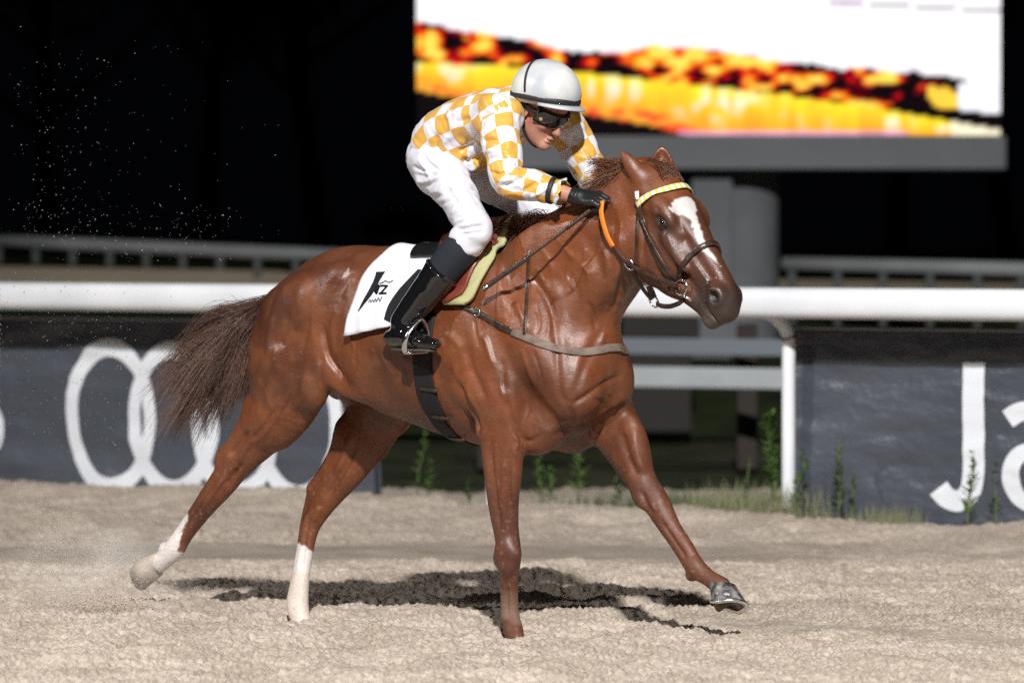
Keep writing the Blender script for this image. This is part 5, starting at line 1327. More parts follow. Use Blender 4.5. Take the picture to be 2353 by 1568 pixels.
def make_rider():
    root = horse_frame(empty('person'))
    tag(root, 'jockey in yellow and white checked silks crouching over the galloping horse', 'person')
    skin = mat('skin', (.46, .22, .15), .5, .4); noise_tint(skin, (.36, .15, .10), (.52, .27, .19), 18, .3, .7)
    skin.node_tree.nodes['Principled BSDF'].inputs['Subsurface Weight'].default_value = .12
    skin.node_tree.nodes['Principled BSDF'].inputs['Subsurface Radius'].default_value = (.012, .004, .002)
    V, Q = build_rider_skin()
    body = mesh_obj('body', V, Q, skin, root)
    silk = silk_material('checked silk')
    # ---- jacket
    g = Grid((-.62, -.36, 1.50), (.40, .36, 2.12), .0055)
    sp = [tuple(mixp(J['pel'], J['lum'], .25)) + (.135, .088), tuple(mixp(J['pel'], J['lum'], .6)) + (.160, .112), tuple(J['lum']) + (.166, .113), tuple(J['tho']) + (.174, .114), tuple(J['che']) + (.178, .107), tuple(mixp(J['che'], J['nec'], .8)) + (.125, .080), tuple(J['nec'] + np.array([.0, 0, .01])) + (.075, .068)]
    g.tube(sp, k=.03)
    for a in 'rl': g.ell(J[a + 'sh'] + np.array([-.01, 0, .0]), (.080, .055, .085), k=.06)
    g.ell(mixp(J['lum'], J['tho'], .4) + np.array([.05, 0, -.075]), (.15, .12, .075), k=.06)     # cloth hanging at the belly
    JV, JQ = g.mesh(2)
    U, A, R_ = spine_uv(JV, SPINE, (0, 1, 0), None)
    JV = folds(JV, JQ, None, .0085, 9, 3, (1, .7, 1.3))
    JV = sculpt(JV, JQ, [([(1106, 300), (1085, 330), (1050, 350)], 5, -.012, -.5, .1), ([(1112, 340), (1095, 362), (1060, 375)], 5, -.012, -.5, .1), ([(1100, 250), (1080, 270), (1040, 285)], 6, -.007, -.5, .1),
                         ([(1085, 310), (1068, 345), (1070, 395)], 6, -.010, -.5, .1), ([(1030, 310), (1020, 340), (1030, 380)], 6, .008, -.5, .1), ([(1000, 300), (1002, 335), (1012, 370)], 5, -.008, -.5, .1),
                         ([(1130, 225), (1150, 250), (1165, 280)], 5, -.008, -.5, .1), ([(1060, 250), (1040, 262), (1000, 275)], 6, .006, -.5, .1), ([(1110, 370), (1090, 385), (1060, 398)], 5, .010, -.5, .1)])
    jacket = mesh_obj('jacket', JV, JQ, silk, root, attrs={'v_cloth': np.stack([U / .066, A * .165 / .066, np.zeros(len(U))], 1)})
    # sleeves, cuffs
    band = mat('black elastic', (.012, .012, .014), .6); white = mat('white cotton', (.80, .80, .82), .75); noise_bump(white, 30, .4, .006)
    for s, a in ((-1, 'r'), (1, 'l')):
        sh, el, wr = J[a + 'sh'], J[a + 'el'], J[a + 'wr']
        end = mixp(el, wr, .66)
        g = Grid(np.minimum(np.minimum(sh, el), wr) - .15, np.maximum(np.maximum(sh, el), wr) + .15, .0055)
        inn = np.array([0, -s * .03, .0])
        st = [tuple(sh + inn) + (.076, .084), tuple(mixp(sh, el, .25)) + (.064, .072), tuple(mixp(sh, el, .6)) + (.060, .066), tuple(el) + (.054, .058), tuple(mixp(el, end, .5)) + (.050, .054), tuple(mixp(el, end, .85)) + (.042, .046), tuple(end) + (.034, .038)]
        g.tube(st, k=.02)
        cut = nrm(end - el)
        SV, SQ = g.mesh(2)
        U, A, R_ = spine_uv(SV, [sh, mixp(sh, el, .5), el, mixp(el, end, .5), end], nrm(np.cross(el - sh, wr - el)), None)
        SV = folds(SV, SQ, None, .0075, 13, 9 + s, (1, 1, 1))
        if s < 0:
            SV = sculpt(SV, SQ, [([(1125, 395), (1150, 400), (1180, 392)], 4, -.010, -.5, .1), ([(1135, 415), (1165, 412), (1195, 400)], 4, .008, -.5, .1), ([(1150, 430), (1180, 420), (1210, 404)], 4, -.009, -.5, .1),
                                 ([(1110, 330), (1130, 322), (1165, 330)], 5, -.007, -.5, .1), ([(1105, 350), (1135, 345), (1175, 352)], 5, .006, -.5, .1), ([(1115, 370), (1140, 362), (1185, 372)], 4, -.008, -.5, .1), ([(1195, 445), (1225, 425), (1250, 412)], 5, -.007, -.5, .1), ([(1215, 455), (1245, 440), (1265, 425)], 4, .006, -.5, .1)])
        mesh_obj('sleeve', SV, SQ, silk, jacket, attrs={'v_cloth': np.stack([U / .064 + .4, A * .062 / .062 + .2, np.zeros(len(U))], 1)})
        c = end; ax = cut; up = nrm(np.cross(ax, (0, 1, 0))); ring = lambda r, o, n_=26: [c + ax * o + r * (nrm(np.cross(ax, up)) * math.cos(q) + up * math.sin(q)) for q in np.linspace(0, 2 * math.pi, n_, endpoint=False)]
        MB().tube(ring(.047, -.006), .006, 8, closed=True, flat=(1.7, .6), upv=[ax] * 26).obj('cuff_band', band, jacket)
        # flared frill of the cuff
        m = MB(); n = 26; Vv = []
        for i, (r, o) in enumerate([(.040, 0), (.044, .014), (.050, .028), (.053, .036)]):
            for q, p in enumerate(ring(r, o)):
                fl = 1 + (.10 * i / 3) * math.sin(q * 1.7 + 1)
                Vv.append(c + ax * (o + .006 * math.sin(q * 1.3) * i / 3) + (p - c - ax * o) * fl)
        m.add(Vv, [(i * n + q, i * n + (q + 1) % n, (i + 1) * n + (q + 1) % n, (i + 1) * n + q) for i in range(3) for q in range(n)])
        att = np.array([[i * .45, q / n * 6, 0] for i in range(4) for q in range(n)])
        o = m.obj('cuff_frill', silk, jacket, attrs={'v_cloth': att}); md = o.modifiers.new('thick', 'SOLIDIFY'); md.thickness = .002
    # collar
    c0 = mixp(J['che'], J['nec'], .92) + np.array([.01, 0, .0]); ax = nrm(J['nec'] - J['che'] + np.array([.03, 0, .03])); u1 = nrm(np.array([0, 1, 0]) - ax * ax[1]); u2 = np.cross(ax, u1)
    pts = [c0 + ax * (.020 + .012 * math.cos(q)) + (u1 * math.cos(q) * .070 + u2 * math.sin(q) * .074) for q in np.linspace(0, 2 * math.pi, 30, endpoint=False)]
    MB().tube(pts, .016, 8, closed=True, flat=(1.15, .35), upv=[ax] * 30).obj('collar', white, jacket)
    # ---- white breeches
    g = Grid((-.62, -.40, 1.34), (.20, .40, 1.92), .0055)
    g.tube([tuple(mixp(J['pel'], J['lum'], -.25)) + (.105, .075), tuple(J['pel']) + (.142, .097), tuple(mixp(J['pel'], J['lum'], .35)) + (.146, .103)], k=.03)
    for s, a in ((-1, 'r'), (1, 'l')):
        hi, kn, an = J[a + 'hi'], J[a + 'kn'], J[a + 'an']
        g.ell(hi + np.array([-.010, s * .003, -.010]), (.086, .078, .094), k=.06)
        g.tube([tuple(hi + np.array([0, 0, -.01])) + (.082, .090), tuple(mixp(hi, kn, .35)) + (.072, .079), tuple(mixp(hi, kn, .7)) + (.061, .067), tuple(kn + np.array([-.008, 0, -.005])) + (.054, .058), tuple(mixp(kn, an, .07)) + (.056, .062), tuple(mixp(kn, an, .13)) + (.059, .068)], k=.03)
        g.ell(kn + np.array([.004, 0, -.004]), (.044, .044, .048), k=.03)
    BV, BQ = g.mesh(2)
    BV = folds(BV, BQ, None, .0065, 10, 21, (1, 1, 1.5))
    BV = sculpt(BV, BQ, [([(1105, 500), (1080, 505), (1050, 515)], 4, -.008, -.5, 0), ([(1118, 520), (1085, 522), (1050, 530)], 4, -.008, -.5, 0), ([(1112, 508), (1080, 514), (1050, 523)], 4, .006, -.5, 0), ([(950, 400), (980, 405), (1005, 395)], 5, -.006, -.5, 0), ([(955, 430), (985, 425), (1010, 405)], 5, -.006, -.5, 0),
                         ([(968, 350), (985, 375), (1010, 392)], 4, -.008, -.5, 0), ([(975, 445), (1000, 440), (1030, 420)], 5, .004, -.5, 0), ([(1020, 420), (1045, 460), (1075, 500)], 4, -.004, -.5, 0), ([(1118, 532), (1085, 536), (1048, 540)], 3.5, -.007, -.5, 0), ([(1100, 488), (1075, 492), (1040, 505)], 4, -.006, -.5, 0), ([(1095, 470), (1065, 478), (1030, 492)], 4, .005, -.5, 0),
                         ([(945, 380), (970, 392), (1000, 388)], 4, -.007, -.5, 0), ([(952, 415), (978, 418), (1015, 402)], 4, .006, -.5, 0), ([(985, 460), (1010, 450), (1040, 432)], 4, -.006, -.5, 0), ([(1000, 475), (1030, 462), (1060, 445)], 4, -.005, -.5, 0), ([(1060, 425), (1080, 455), (1100, 490)], 4, .005, -.5, 0), ([(960, 365), (975, 385), (985, 410)], 4, .006, -.5, 0)])
    brm = mat('white breeches nylon', (.60, .60, .66), .5, .4); noise_bump(brm, 22, .35, .006)
    breeches = mesh_obj('breeches', BV, BQ, brm, root)
    # ---- boots: elastic gaiter and patent leather
    gait = mat('navy stretch gaiter', (.012, .015, .022), .7, .3); noise_bump(gait, 120, .4, .001)
    patent = mat('black patent leather', (.006, .006, .007), .10, .6, coat=.6); noise_bump(patent, 12, .22, .006, detail=2)
    for s, a in ((-1, 'r'), (1, 'l')):
        kn, an = J[a + 'kn'], J[a + 'an']
        g = Grid(np.minimum(kn, an) - .10, np.maximum(kn, an) + .10, .005)
        g.tube([tuple(mixp(kn, an, -.01)) + (.040, .042), tuple(mixp(kn, an, .06)) + (.046, .050), tuple(mixp(kn, an, .15)) + (.056, .063), tuple(mixp(kn, an, .24)) + (.060, .071), tuple(mixp(kn, an, .48)) + (.055, .065), tuple(mixp(kn, an, .65)) + (.046, .052)], k=.01)
        GV, GQ = g.mesh(2); mesh_obj('gaiter', GV, GQ, gait, root)
        g = Grid(np.minimum(kn, an) - np.array([.16, .14, .16]), np.maximum(kn, an) + .16, .0045)
        g.tube([tuple(mixp(kn, an, .49)) + (.058, .070), tuple(mixp(kn, an, .58)) + (.054, .064), tuple(mixp(kn, an, .8)) + (.048, .056), tuple(an) + (.044, .050)], k=.02)
        fo = an + np.array([0, 0, -.055])
        g.tube([tuple(fo + np.array([-.050, 0, -.002])) + (.034, .032), tuple(fo + np.array([.0, 0, .0])) + (.040, .040), tuple(fo + np.array([.06, s * .010, -.005])) + (.042, .034), tuple(fo + np.array([.13, s * .018, -.018])) + (.042, .024), tuple(fo + np.array([.175, s * .020, -.022])) + (.030, .018)], k=.03)
        OV, OQ = g.mesh(2)
        # flat sole
        zs = fo[2] - .045
        OV[:, 2] = np.maximum(OV[:, 2], zs)
        OV = folds(OV, OQ, None, .0026, 7, 31, (1, 1, 1.4))
        boot = mesh_obj('boot', OV, OQ, patent, root)
        so = MB(); n = 24; ol = []
        for q in np.linspace(0, 2 * math.pi, n, endpoint=False):
            cx, sy = math.cos(q), math.sin(q); wx = .062 + .128 * (cx > 0) * 1.0
            xx = .062 + .118 * cx; yy = (.036 + .008 * cx) * sy
            ol.append(fo + np.array([xx - .005, yy + s * .010 * (xx / .1), 0]))
        top = [np.array([p[0], p[1], zs + .004]) for p in ol]; bot = [np.array([p[0], p[1], zs - .006]) for p in ol]
        so.add(top + bot, [tuple(range(n)), tuple(range(2 * n - 1, n - 1, -1))] + [(q, n + q, n + (q + 1) % n, (q + 1) % n) for q in range(n)])
        so.obj('sole', mat('boot sole', (.05, .045, .04), .6), boot)
        # boot top rim
        c = mixp(kn, an, .47); ax = nrm(an - kn); u1 = nrm(np.array([0, 1, 0]) - ax * ax[1]); u2 = np.cross(ax, u1)
        MB().tube([c + u1 * .060 * math.cos(q) + u2 * .073 * math.sin(q) for q in np.linspace(0, 2 * math.pi, 28, endpoint=False)], .004, 6, closed=True).obj('boot_rim', patent, boot)
    # ---- gloves
    glm = mat('black leather glove', (.010, .010, .011), .42, .5); noise_bump(glm, 60, .5, .003)
    for s in (-1, 1):
        w, d, b, t = hand_dirs(s)
        g = Grid(w - .16, w + .16, .0032); fingers(g, w, d, b, t, .0022, .004)
        g.seg(w - d * .015, w + d * .01, .031, .030, .01)
        GV, GQ = g.mesh(1); gl = mesh_obj('glove', GV, GQ, glm, root)
        bb = nrm(b - d * (b @ d)); tt = np.cross(bb, d)
        MB().tube([w + d * .006 + (tt * .033 * math.cos(q) + bb * .029 * math.sin(q)) for q in np.linspace(0, 2 * math.pi, 20, endpoint=False)], .004, 6, closed=True, flat=(1.8, .6), upv=[d] * 20).obj('wrist_strap', glm, gl)
    # ---- hair at the nape and side
    rng = np.random.RandomState(5); S = []
    for q in range(500):
        a = rng.rand() * 2 - 1; s = -1 if rng.rand() < .5 else 1
        b0 = JH(-.035 - .05 * rng.rand(), .035 - .075 * rng.rand(), s * (.066 - .02 * rng.rand()))
        S.append(np.array([b0, b0 + np.array([-.006, s * .004, -.010]), b0 + np.array([-.010, s * .003, -.022])]))
    HVv, HF = hair_mesh(S, .0012, .0005)
    tag(mesh_obj('hair', HVv, HF, mat('brown hair', (.03, .018, .012), .5), root), kind='stuff')
    # ---- helmet with silk cover
    HC = P(1253, 222, -.018); fw = nrm((math.cos(.16), -.03, -math.sin(.16))); lt = nrm(np.array([0, 1, 0]) - fw * fw[1]); up = np.cross(fw, lt); Rm = np.stack([fw, lt, up], 1)
    def hp(f, l, u): return HC + fw * f + lt * l + up * u
    cover = mat('silver white satin cover', (.62, .64, .66), .34, .5, sheen=.2); noise_tint(cover, (.36, .39, .43), (.58, .585, .56), 7, .35, .65); noise_bump(cover, 14, .22, .006)
    n, m_ = 44, 18; Vv = []; F = []
    for i in range(m_ + 1):
        th = i / m_ * (math.pi / 2 + .42)
        for j in range(n):
            ph = 2 * math.pi * j / n; r = math.sin(min(th, math.pi / 2)) if th < math.pi / 2 else 1 - .35 * (th - math.pi / 2) ** 1.2
            z = math.cos(th) * .120 if th < math.pi / 2 else -(th - math.pi / 2) * .085
            rx = .138 if math.cos(ph) > 0 else .136
            bulge = 1 + .012 * math.cos(6 * ph) * math.sin(th)
            Vv.append(hp(rx * r * math.cos(ph) * bulge, .112 * r * math.sin(ph) * bulge, z + .012))
    F = [(i * n + j, i * n + (j + 1) % n, (i + 1) * n + (j + 1) % n, (i + 1) * n + j) for i in range(m_) for j in range(n)]
    helm = mesh_obj('helmet', Vv, F, cover, root); md = helm.modifiers.new('thick', 'SOLIDIFY'); md.thickness = .006; md.offset = -1
    MB().lathe([(.0001, .006), (.007, .005), (.009, 0), (.009, -.004)], 14, hp(0, 0, .131), Rm).obj('button', cover, helm)
    for ph in (math.pi * .28, math.pi * .78, -math.pi * .28, -math.pi * .78):     # panel seams
        pts = [hp(.1395 * math.sin(t) * math.cos(ph), .1135 * math.sin(t) * math.sin(ph), .1192 * math.cos(t) + .012) for t in np.linspace(.05, 1.45, 16)]
        MB().tube(pts, .0011, 5).obj('seam', cover, helm)
    ringp = lambda z, k=1.0: [hp(.1405 * k * math.cos(q), .1145 * k * math.sin(q), z) for q in np.linspace(0, 2 * math.pi, 48, endpoint=False)]
    MB().tube(ringp(-.004, 1.0), .010, 8, closed=True, flat=(.95, .22), upv=[up] * 48).obj('goggle_band', band, helm)
    # peak
    Vv = []; F = []; k_ = 15
    for j in range(k_):
        q = -1.15 + 2.3 * j / (k_ - 1)
        e = .034 * math.cos(q / 1.15 * math.pi / 2) ** .7 if abs(q) < 1.149 else 0
        a = hp(.137 * math.cos(q), .111 * math.sin(q), -.018); b_ = hp((.137 + e) * math.cos(q), (.111 + e * .8) * math.sin(q), -.027 - .1 * e)
        Vv += [a, (a + b_) / 2 + up * .003, b_]
    F = [(j * 3 + i, j * 3 + i + 1, (j + 1) * 3 + i + 1, (j + 1) * 3 + i) for j in range(k_ - 1) for i in range(2)]
    pk = mesh_obj('peak', Vv, F, cover, helm); md = pk.modifiers.new('thick', 'SOLIDIFY'); md.thickness = .005; md.offset = 0
    # straps from the crown and under the chin
    pts = [hp(.141 * math.cos(q) - .055 * (1 - t), -.1165 * math.sin(math.acos(min(1, abs(0)))) * math.sin(math.pi / 2 * t) if False else -.116 * math.sin(math.pi / 2 * t) * 1.0, .120 * math.cos(math.pi / 2 * t) + .014) for t, q in [(x, math.pi / 2) for x in np.linspace(.15, 1.0, 12)]]
    MB().tube(pts + [JH(-.018, .035, -.089), JH(-.002, -.01, -.092)], .006, 8, flat=(1.0, .3), upv=[fw] * (len(pts) + 2)).obj('helmet_strap', band, helm)
    ch = [JH(.0, -.0, -.088), JH(.006, -.04, -.074), JH(.030, -.082, -.055), JH(.055, -.112, -.02), JH(.055, -.112, .02), JH(.030, -.082, .055), JH(.006, -.04, .074), JH(0, 0, .088)]
    MB().tube(crom(ch, 4), .007, 8, flat=(1.1, .35), upv=[JH_F] * 29).obj('chin_strap', band, helm)
    MB().tube(crom([JH(-.02, .01, -.083), JH(.0, -.02, -.083), JH(.012, -.055, -.070)], 4), .013, 8, flat=(1.1, .35), upv=[JH_F] * 9).obj('ear_strap', band, helm)
    # ---- goggles
    gm = mat('smoked goggle lens', (.006, .006, .007), .06, .6, coat=.5); gf = mat('goggle frame', (.010, .010, .011), .4)
    n = 22; m_ = 9; Vv = []
    for j in range(n):
        q = -1.32 + 2.64 * j / (n - 1)
        for i in range(m_):
            v = -1 + 2 * i / (m_ - 1); hh = .027 - .012 * math.exp(-(q / .16) ** 2) * (v < 0)
            Vv.append(JH(.026 + .094 * math.cos(q) * (1 - .06 * v * v), .020 + v * hh, .078 * math.sin(q) * (1 - .03 * v * v)))
    F = [(j * m_ + i, j * m_ + i + 1, (j + 1) * m_ + i + 1, (j + 1) * m_ + i) for j in range(n - 1) for i in range(m_ - 1)]
    gog = mesh_obj('goggles', Vv, F, gm, root); md = gog.modifiers.new('thick', 'SOLIDIFY'); md.thickness = .004; md.offset = -1
    edge = [Vv[j * m_ + m_ - 1] for j in range(n)] + [Vv[(n - 1) * m_ + i] for i in range(m_ - 2, 0, -1)] + [Vv[j * m_] for j in range(n - 1, -1, -1)] + [Vv[i] for i in range(1, m_ - 1)]
    MB().tube(edge, .0042, 7, closed=True).obj('frame', gf, gog)
    bz = mat('bronze vent disc', (.45, .24, .12), .45, .4)
    for s in (-1, 1):
        q = s * 1.02; c = JH(.026 + .097 * math.cos(q), .012, .0805 * math.sin(q)); nn = nrm(JH_F * math.cos(q) + JH_L * math.sin(q)); a1 = nrm(np.cross(nn, JH_U)); a2 = np.cross(nn, a1)
        MB().add([c + (a1 * math.cos(t) * .0085 + a2 * math.sin(t) * .0085) for t in np.linspace(0, 2 * math.pi, 16, endpoint=False)] + [c + nn * .003], [(k, (k + 1) % 16, 16) for k in range(16)]).obj('vent', bz, gog)
        MB().tube([JH(.026 + .094 * math.cos(s * 1.3), .022, .078 * math.sin(s * 1.3)), JH(.02, .020, s * .083), JH(-.02, .022, s * .088), JH(-.05, .03, s * .082)], .009, 8, flat=(1, .25), upv=[JH_U] * 4).obj('strap', band, gog)
    return root, body
# ------------------------------------------------------------------ saddle, bridle and other tack, fitted to the horse's skin
from mathutils.bvhtree import BVHTree
def make_tack(HVv, HQq):
    bvh = BVHTree.FromPolygons([Vector(v) for v in HVv.tolist()], HQq.tolist())
    camh = CAM - HO; camh = np.array([camh @ HU, camh @ HV, camh[2]])
    def hit(kx, ky, off=0.004):
        """skin point of the horse seen at a picture point, lifted off the skin"""
        r = ray(kx, ky); d = nrm(np.array([r @ HU, r @ HV, r[2]]))
        l, n, i, ds = bvh.ray_cast(Vector(camh), Vector(d))
        if l is None: return None, None
        return np.array(l) + np.array(n) * off, np.array(n)
    def cast(o, d, off=.004):
        l, n, i, ds = bvh.ray_cast(Vector(o), Vector(nrm(d)))
        if l is None: return None, None
        n = np.array(n); n = n if n @ d > 0 else -n
        return np.array(l) + n * off, n
    def path(ks, off=.004, n=4):
        K = crom(ks, n); P_, N_ = [], []
        for k in K:
            p, q = hit(k[0], k[1], off)
            if p is not None: P_.append(p); N_.append(q)
        return np.array(P_), np.array(N_)
    def smooth_rows(a, it=3):
        a = a.copy()
        for _ in range(it): a[1:-1] = .25 * a[:-2] + .5 * a[1:-1] + .25 * a[2:]
        return a
    def strap(name, Pp, Nn, w, t, m, parent, closed=False, sm=3):
        if not closed: Pp = smooth_rows(Pp, sm); Nn = smooth_rows(Nn, sm)
        T = np.gradient(Pp, axis=0); side = np.cross(Nn, T); side /= np.linalg.norm(side, axis=1, keepdims=True) + 1e-9
        return MB().tube(Pp, 1.0, 12, closed=closed, flat=(w / 2, t / 2), upv=side).obj(name, m, parent)
    leather = mat('dark brown leather', (.030, .016, .011), .32, .5); noise_tint(leather, (.018, .010, .008), (.055, .030, .019), 30, .35, .7); noise_bump(leather, 120, .35, .002)
    webb = mat('grey brown elastic webbing', (.16, .115, .09), .75, .3); noise_tint(webb, (.10, .07, .055), (.21, .16, .13), 25, .3, .7); noise_bump(webb, 300, .5, .001)
    blackw = mat('black webbing', (.010, .010, .012), .7, .3); noise_bump(blackw, 200, .5, .001)
    steel = mat('polished steel', (.72, .72, .74), .22, .5, 1.0); noise_bump(steel, 40, .15, .001)
    # ---- saddle cloth
    root = horse_frame(empty('saddle_cloth')); tag(root, 'white saddle cloth with black emblem and black band under the saddle', 'saddle cloth')
    nx, nf = 34, 60; Vv = []; UV = []
    def cloth_row(f, X): pass
    for i in range(nx):
        fx = i / (nx - 1)
        for j in range(nf):
            ff = j / (nf - 1) * 2 - 1                              # -1 near side hem ... +1 far side hem
            s = -1 if ff < 0 else 1
            X = -.605 + (.46 - .16 * abs(ff) ** 2) * fx + .05 * (1 - abs(ff)) * (1 - fx) * .3
            zc = 1.10
            ang = abs(ff) * (1.62 - .14 * fx)                                   # from straight up, down the side
            d = np.array([0, s * math.sin(ang), math.cos(ang)])
            o = np.array([X, 0, zc])
            p, n = cast(o, d, .011 + .003 * math.sin(i * .7 + j * .45) * abs(ff))
            if p is None: p = o + d * .3; n = d
            # slightly drooping hem at the back corner
            p = p + np.array([0, s * .012 * abs(ff) ** 4, -.010 * (1 - fx) * abs(ff) ** 3])
            Vv.append(p); UV.append((fx, ff, 0))
    F = [(i * nf + j, (i + 1) * nf + j, (i + 1) * nf + j + 1, i * nf + j + 1) for i in range(nx - 1) for j in range(nf - 1)]
    cm = mat('white cotton twill', (.64, .64, .69), .8, .2)
    N, L, b = nt(cm)
    noise_bump(cm, 24, .5, .006)
    cl = mesh_obj('cloth', Vv, F, cm, root); md = cl.modifiers.new('thick', 'SOLIDIFY'); md.thickness = .006; md.offset = 1
    CV = np.array(Vv)
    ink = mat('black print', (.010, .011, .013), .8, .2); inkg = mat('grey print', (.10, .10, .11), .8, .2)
    cbv = BVHTree.FromPolygons([Vector(v) for v in CV.tolist()], F)
    def chit(kx, ky, off=.0085):
        r = ray(kx, ky); d = nrm(np.array([r @ HU, r @ HV, r[2]]))
        l, n, i, ds = cbv.ray_cast(Vector(camh), Vector(d))
        if l is None: return None
        n = np.array(n); n = n if n @ d < 0 else -n
        return np.array(l) + n * off
    def printed(name, poly, m, rows=6):
        """flat print following the cloth: picture polygon given as two matching edges"""
        A, B = crom(poly[0], 4), crom(poly[1], 4)
        k = 14; A = np.array([A[int(round(x))] for x in np.linspace(0, len(A) - 1, k)]); B = np.array([B[int(round(x))] for x in np.linspace(0, len(B) - 1, k)])
        V2 = []; ok = True
        for i in range(k):
            for j in range(rows):
                q = chit(*(A[i] + (B[i] - A[i]) * j / (rows - 1)))
                if q is None: q = V2[-1] if V2 else np.zeros(3)
                V2.append(q)
        F2 = [(i * rows + j, (i + 1) * rows + j, (i + 1) * rows + j + 1, i * rows + j + 1) for i in range(k - 1) for j in range(rows - 1)]
        return mesh_obj(name, V2, F2, m, cl)
    printed('emblem', ([(866, 628), (862, 643), (850, 668), (838, 690), (826, 716)], [(887, 627), (876, 645), (862, 672), (845, 694), (826.5, 717)]), ink)
    printed('emblem', ([(862, 672), (866, 662), (872, 655)], [(866, 678), (871, 670), (877, 660)]), ink, 4)
    printed('letter', ([(871, 664), (868, 672), (866, 678)], [(875, 663), (872, 672), (870, 678)]), ink, 3)
    printed('letter', ([(876, 657), (885, 657), (894, 658)], [(876, 661), (885, 661), (893, 662)]), ink, 3)
    printed('letter', ([(888, 661), (882, 668), (876, 675)], [(893, 661), (887, 668), (881, 675)]), ink, 3)
    printed('letter', ([(874, 674), (883, 674), (891, 674)], [(873, 678), (882, 678), (890, 678)]), ink, 3)
    printed('crown_line', ([(874, 653), (882, 651), (888, 647), (896, 651), (905, 646)], [(874, 655), (882, 653), (888, 649), (896, 653), (905, 648)]), ink, 3)
    pts = [(849, 697), (853, 690), (855, 697), (859, 690), (862, 696), (866, 688), (868, 695), (873, 686), (876, 694), (880, 684)]
    pp = [chit(*k) for k in crom(pts, 4)]
    MB().tube([p for p in pp if p is not None], .0014, 5).obj('signature', ink, cl)
    printed('black_band', ([(962, 622), (940, 645), (915, 672), (893, 705), (884, 735)], [(985, 625), (965, 660), (945, 690), (925, 725), (905, 745)]), ink, 10)  # plain black band along the boot, not shaped as a digit
    # ---- racing saddle
    root = horse_frame(empty('racing_saddle')); tag(root, 'small black and red brown racing saddle under the jockey', 'saddle')
    def patch(name, X0, X1, a0, a1, lift, m, parent, thick=.012, nx=16, nf=40, edge=None, both=True):
        Vv = []
        for i in range(nx):
            fx = i / (nx - 1)
            for j in range(nf):
                ff = j / (nf - 1)
                ang = a0 + (a1 - a0) * ff
                X = X0(abs(ang)) + (X1(abs(ang)) - X0(abs(ang))) * fx
                d = np.array([0, math.sin(ang), math.cos(ang)]); p, n = cast((X, 0, 1.10), d, lift)
                if p is None: p = np.array((X, 0, 1.1)) + d * .3
                Vv.append(p)
        F = [(i * nf + j, (i + 1) * nf + j, (i + 1) * nf + j + 1, i * nf + j + 1) for i in range(nx - 1) for j in range(nf - 1)]
        o = mesh_obj(name, Vv, F, m, parent); md = o.modifiers.new('thick', 'SOLIDIFY'); md.thickness = thick; md.offset = 1
        return o
    foam = mat('pale yellow foam pad', (.40, .39, .20), .85, .2); noise_bump(foam, 160, .5, .002)
    redl = mat('red brown saddle leather', (.17, .035, .020), .38, .5); noise_tint(redl, (.11, .022, .014), (.24, .055, .03), 12, .3, .7); noise_bump(redl, 80, .35, .003)
    blk = mat('black saddle leather', (.010, .010, .011), .28, .5); noise_bump(blk, 50, .35, .004)
    I = np.interp
    patch('foam_pad', lambda a: I(a, [0, .6, 1.21], [-.34, -.26, -.14]), lambda a: I(a, [0, .4, .8, 1.0, 1.12, 1.21], [.0, .02, .015, .0, -.015, -.05]), -1.21, 1.21, .016, foam, root, .016)
    fl = patch('flap', lambda a: I(a, [0, .6, 1.19], [-.34, -.27, -.17]), lambda a: I(a, [0, .4, .7, .95, 1.08, 1.19], [-.03, -.018, -.018, -.032, -.055, -.11]), -1.19, 1.19, .036, redl, root, .008)
    patch('seat', lambda a: -.475 + .25 * a * a, lambda a: -.08, -.40, .40, .018, blk, root, .014)
    # stirrup leathers and irons
    for s, a in ((-1, 'r'), (1, 'l')):
        an = J[a + 'an']; c = an + np.array([.075, s * .012, -.108])
        top, _ = cast((-.16, 0, 1.10), (0, s * math.sin(1.25), math.cos(1.25)), .05)
        mid = c + np.array([.0, 0, .155]); mid[1] = s * max(abs(mid[1]), .335)
        lp = [top, top * .45 + mid * .55 + np.array([0, s * .03, 0]), c + np.array([.0, s * .0, .150])]
        MB().tube(crom(lp, 5), 1.0, 8, flat=(.011, .003), upv=[(1, 0, 0)] * 11).obj('stirrup_leather', blackw, root)
        st = []
        for q in np.linspace(0, 2 * math.pi, 40, endpoint=False):
            y = .060 * math.sin(q); z = -.075 * math.cos(q); z = max(z, -.045)
            if z > 0: y *= (1 - .55 * (z / .075) ** 2)
            st.append(c + np.array([.020 * z / .075, y, z + .045]))
        MB().tube(st, .0065, 8, closed=True, flat=(1.9, .8), upv=[(1, 0, 0)] * 40).obj('stirrup_iron', steel, root)
        tr = MB().box(c + np.array([0, 0, -.004]), (.036, .104, .008)).obj('tread', steel, root, bevel=.002)
    # ---- girth
    root = horse_frame(empty('girth')); tag(root, 'wide black elastic girth buckled round the chestnut barrel', 'girth')
    pts, nn = [], []
    for t in np.linspace(.95, 2 * math.pi - .95, 70):
        d = np.array([0, -math.sin(t), math.cos(t)]); z = .98
        X = -.245 + .020 * math.cos(t) + .02 * (1 + math.cos(t - math.pi)) / 2
        p, n = cast((X, 0, z), d, .006); pts.append(p); nn.append(n)
    strap('band', np.array(pts), np.array(nn), .082, .007, blackw, root, sm=2)
    for kx, ky, w_ in ((988, 893, 40), (1015, 955, 40), (1052, 1002, 36)):
        a, na = path([(kx - w_ / 2, ky - 3), (kx, ky), (kx + w_ / 2, ky + 2)], .012)
        if len(a) > 2: strap('keeper', a, na, .012, .005, leather, root)
    a, na = path([(1024, 1004), (1035, 1016), (1062, 1021), (1088, 1021)], .014)
    if len(a) > 3: strap('buckle_strap', a, na, .018, .005, leather, root)
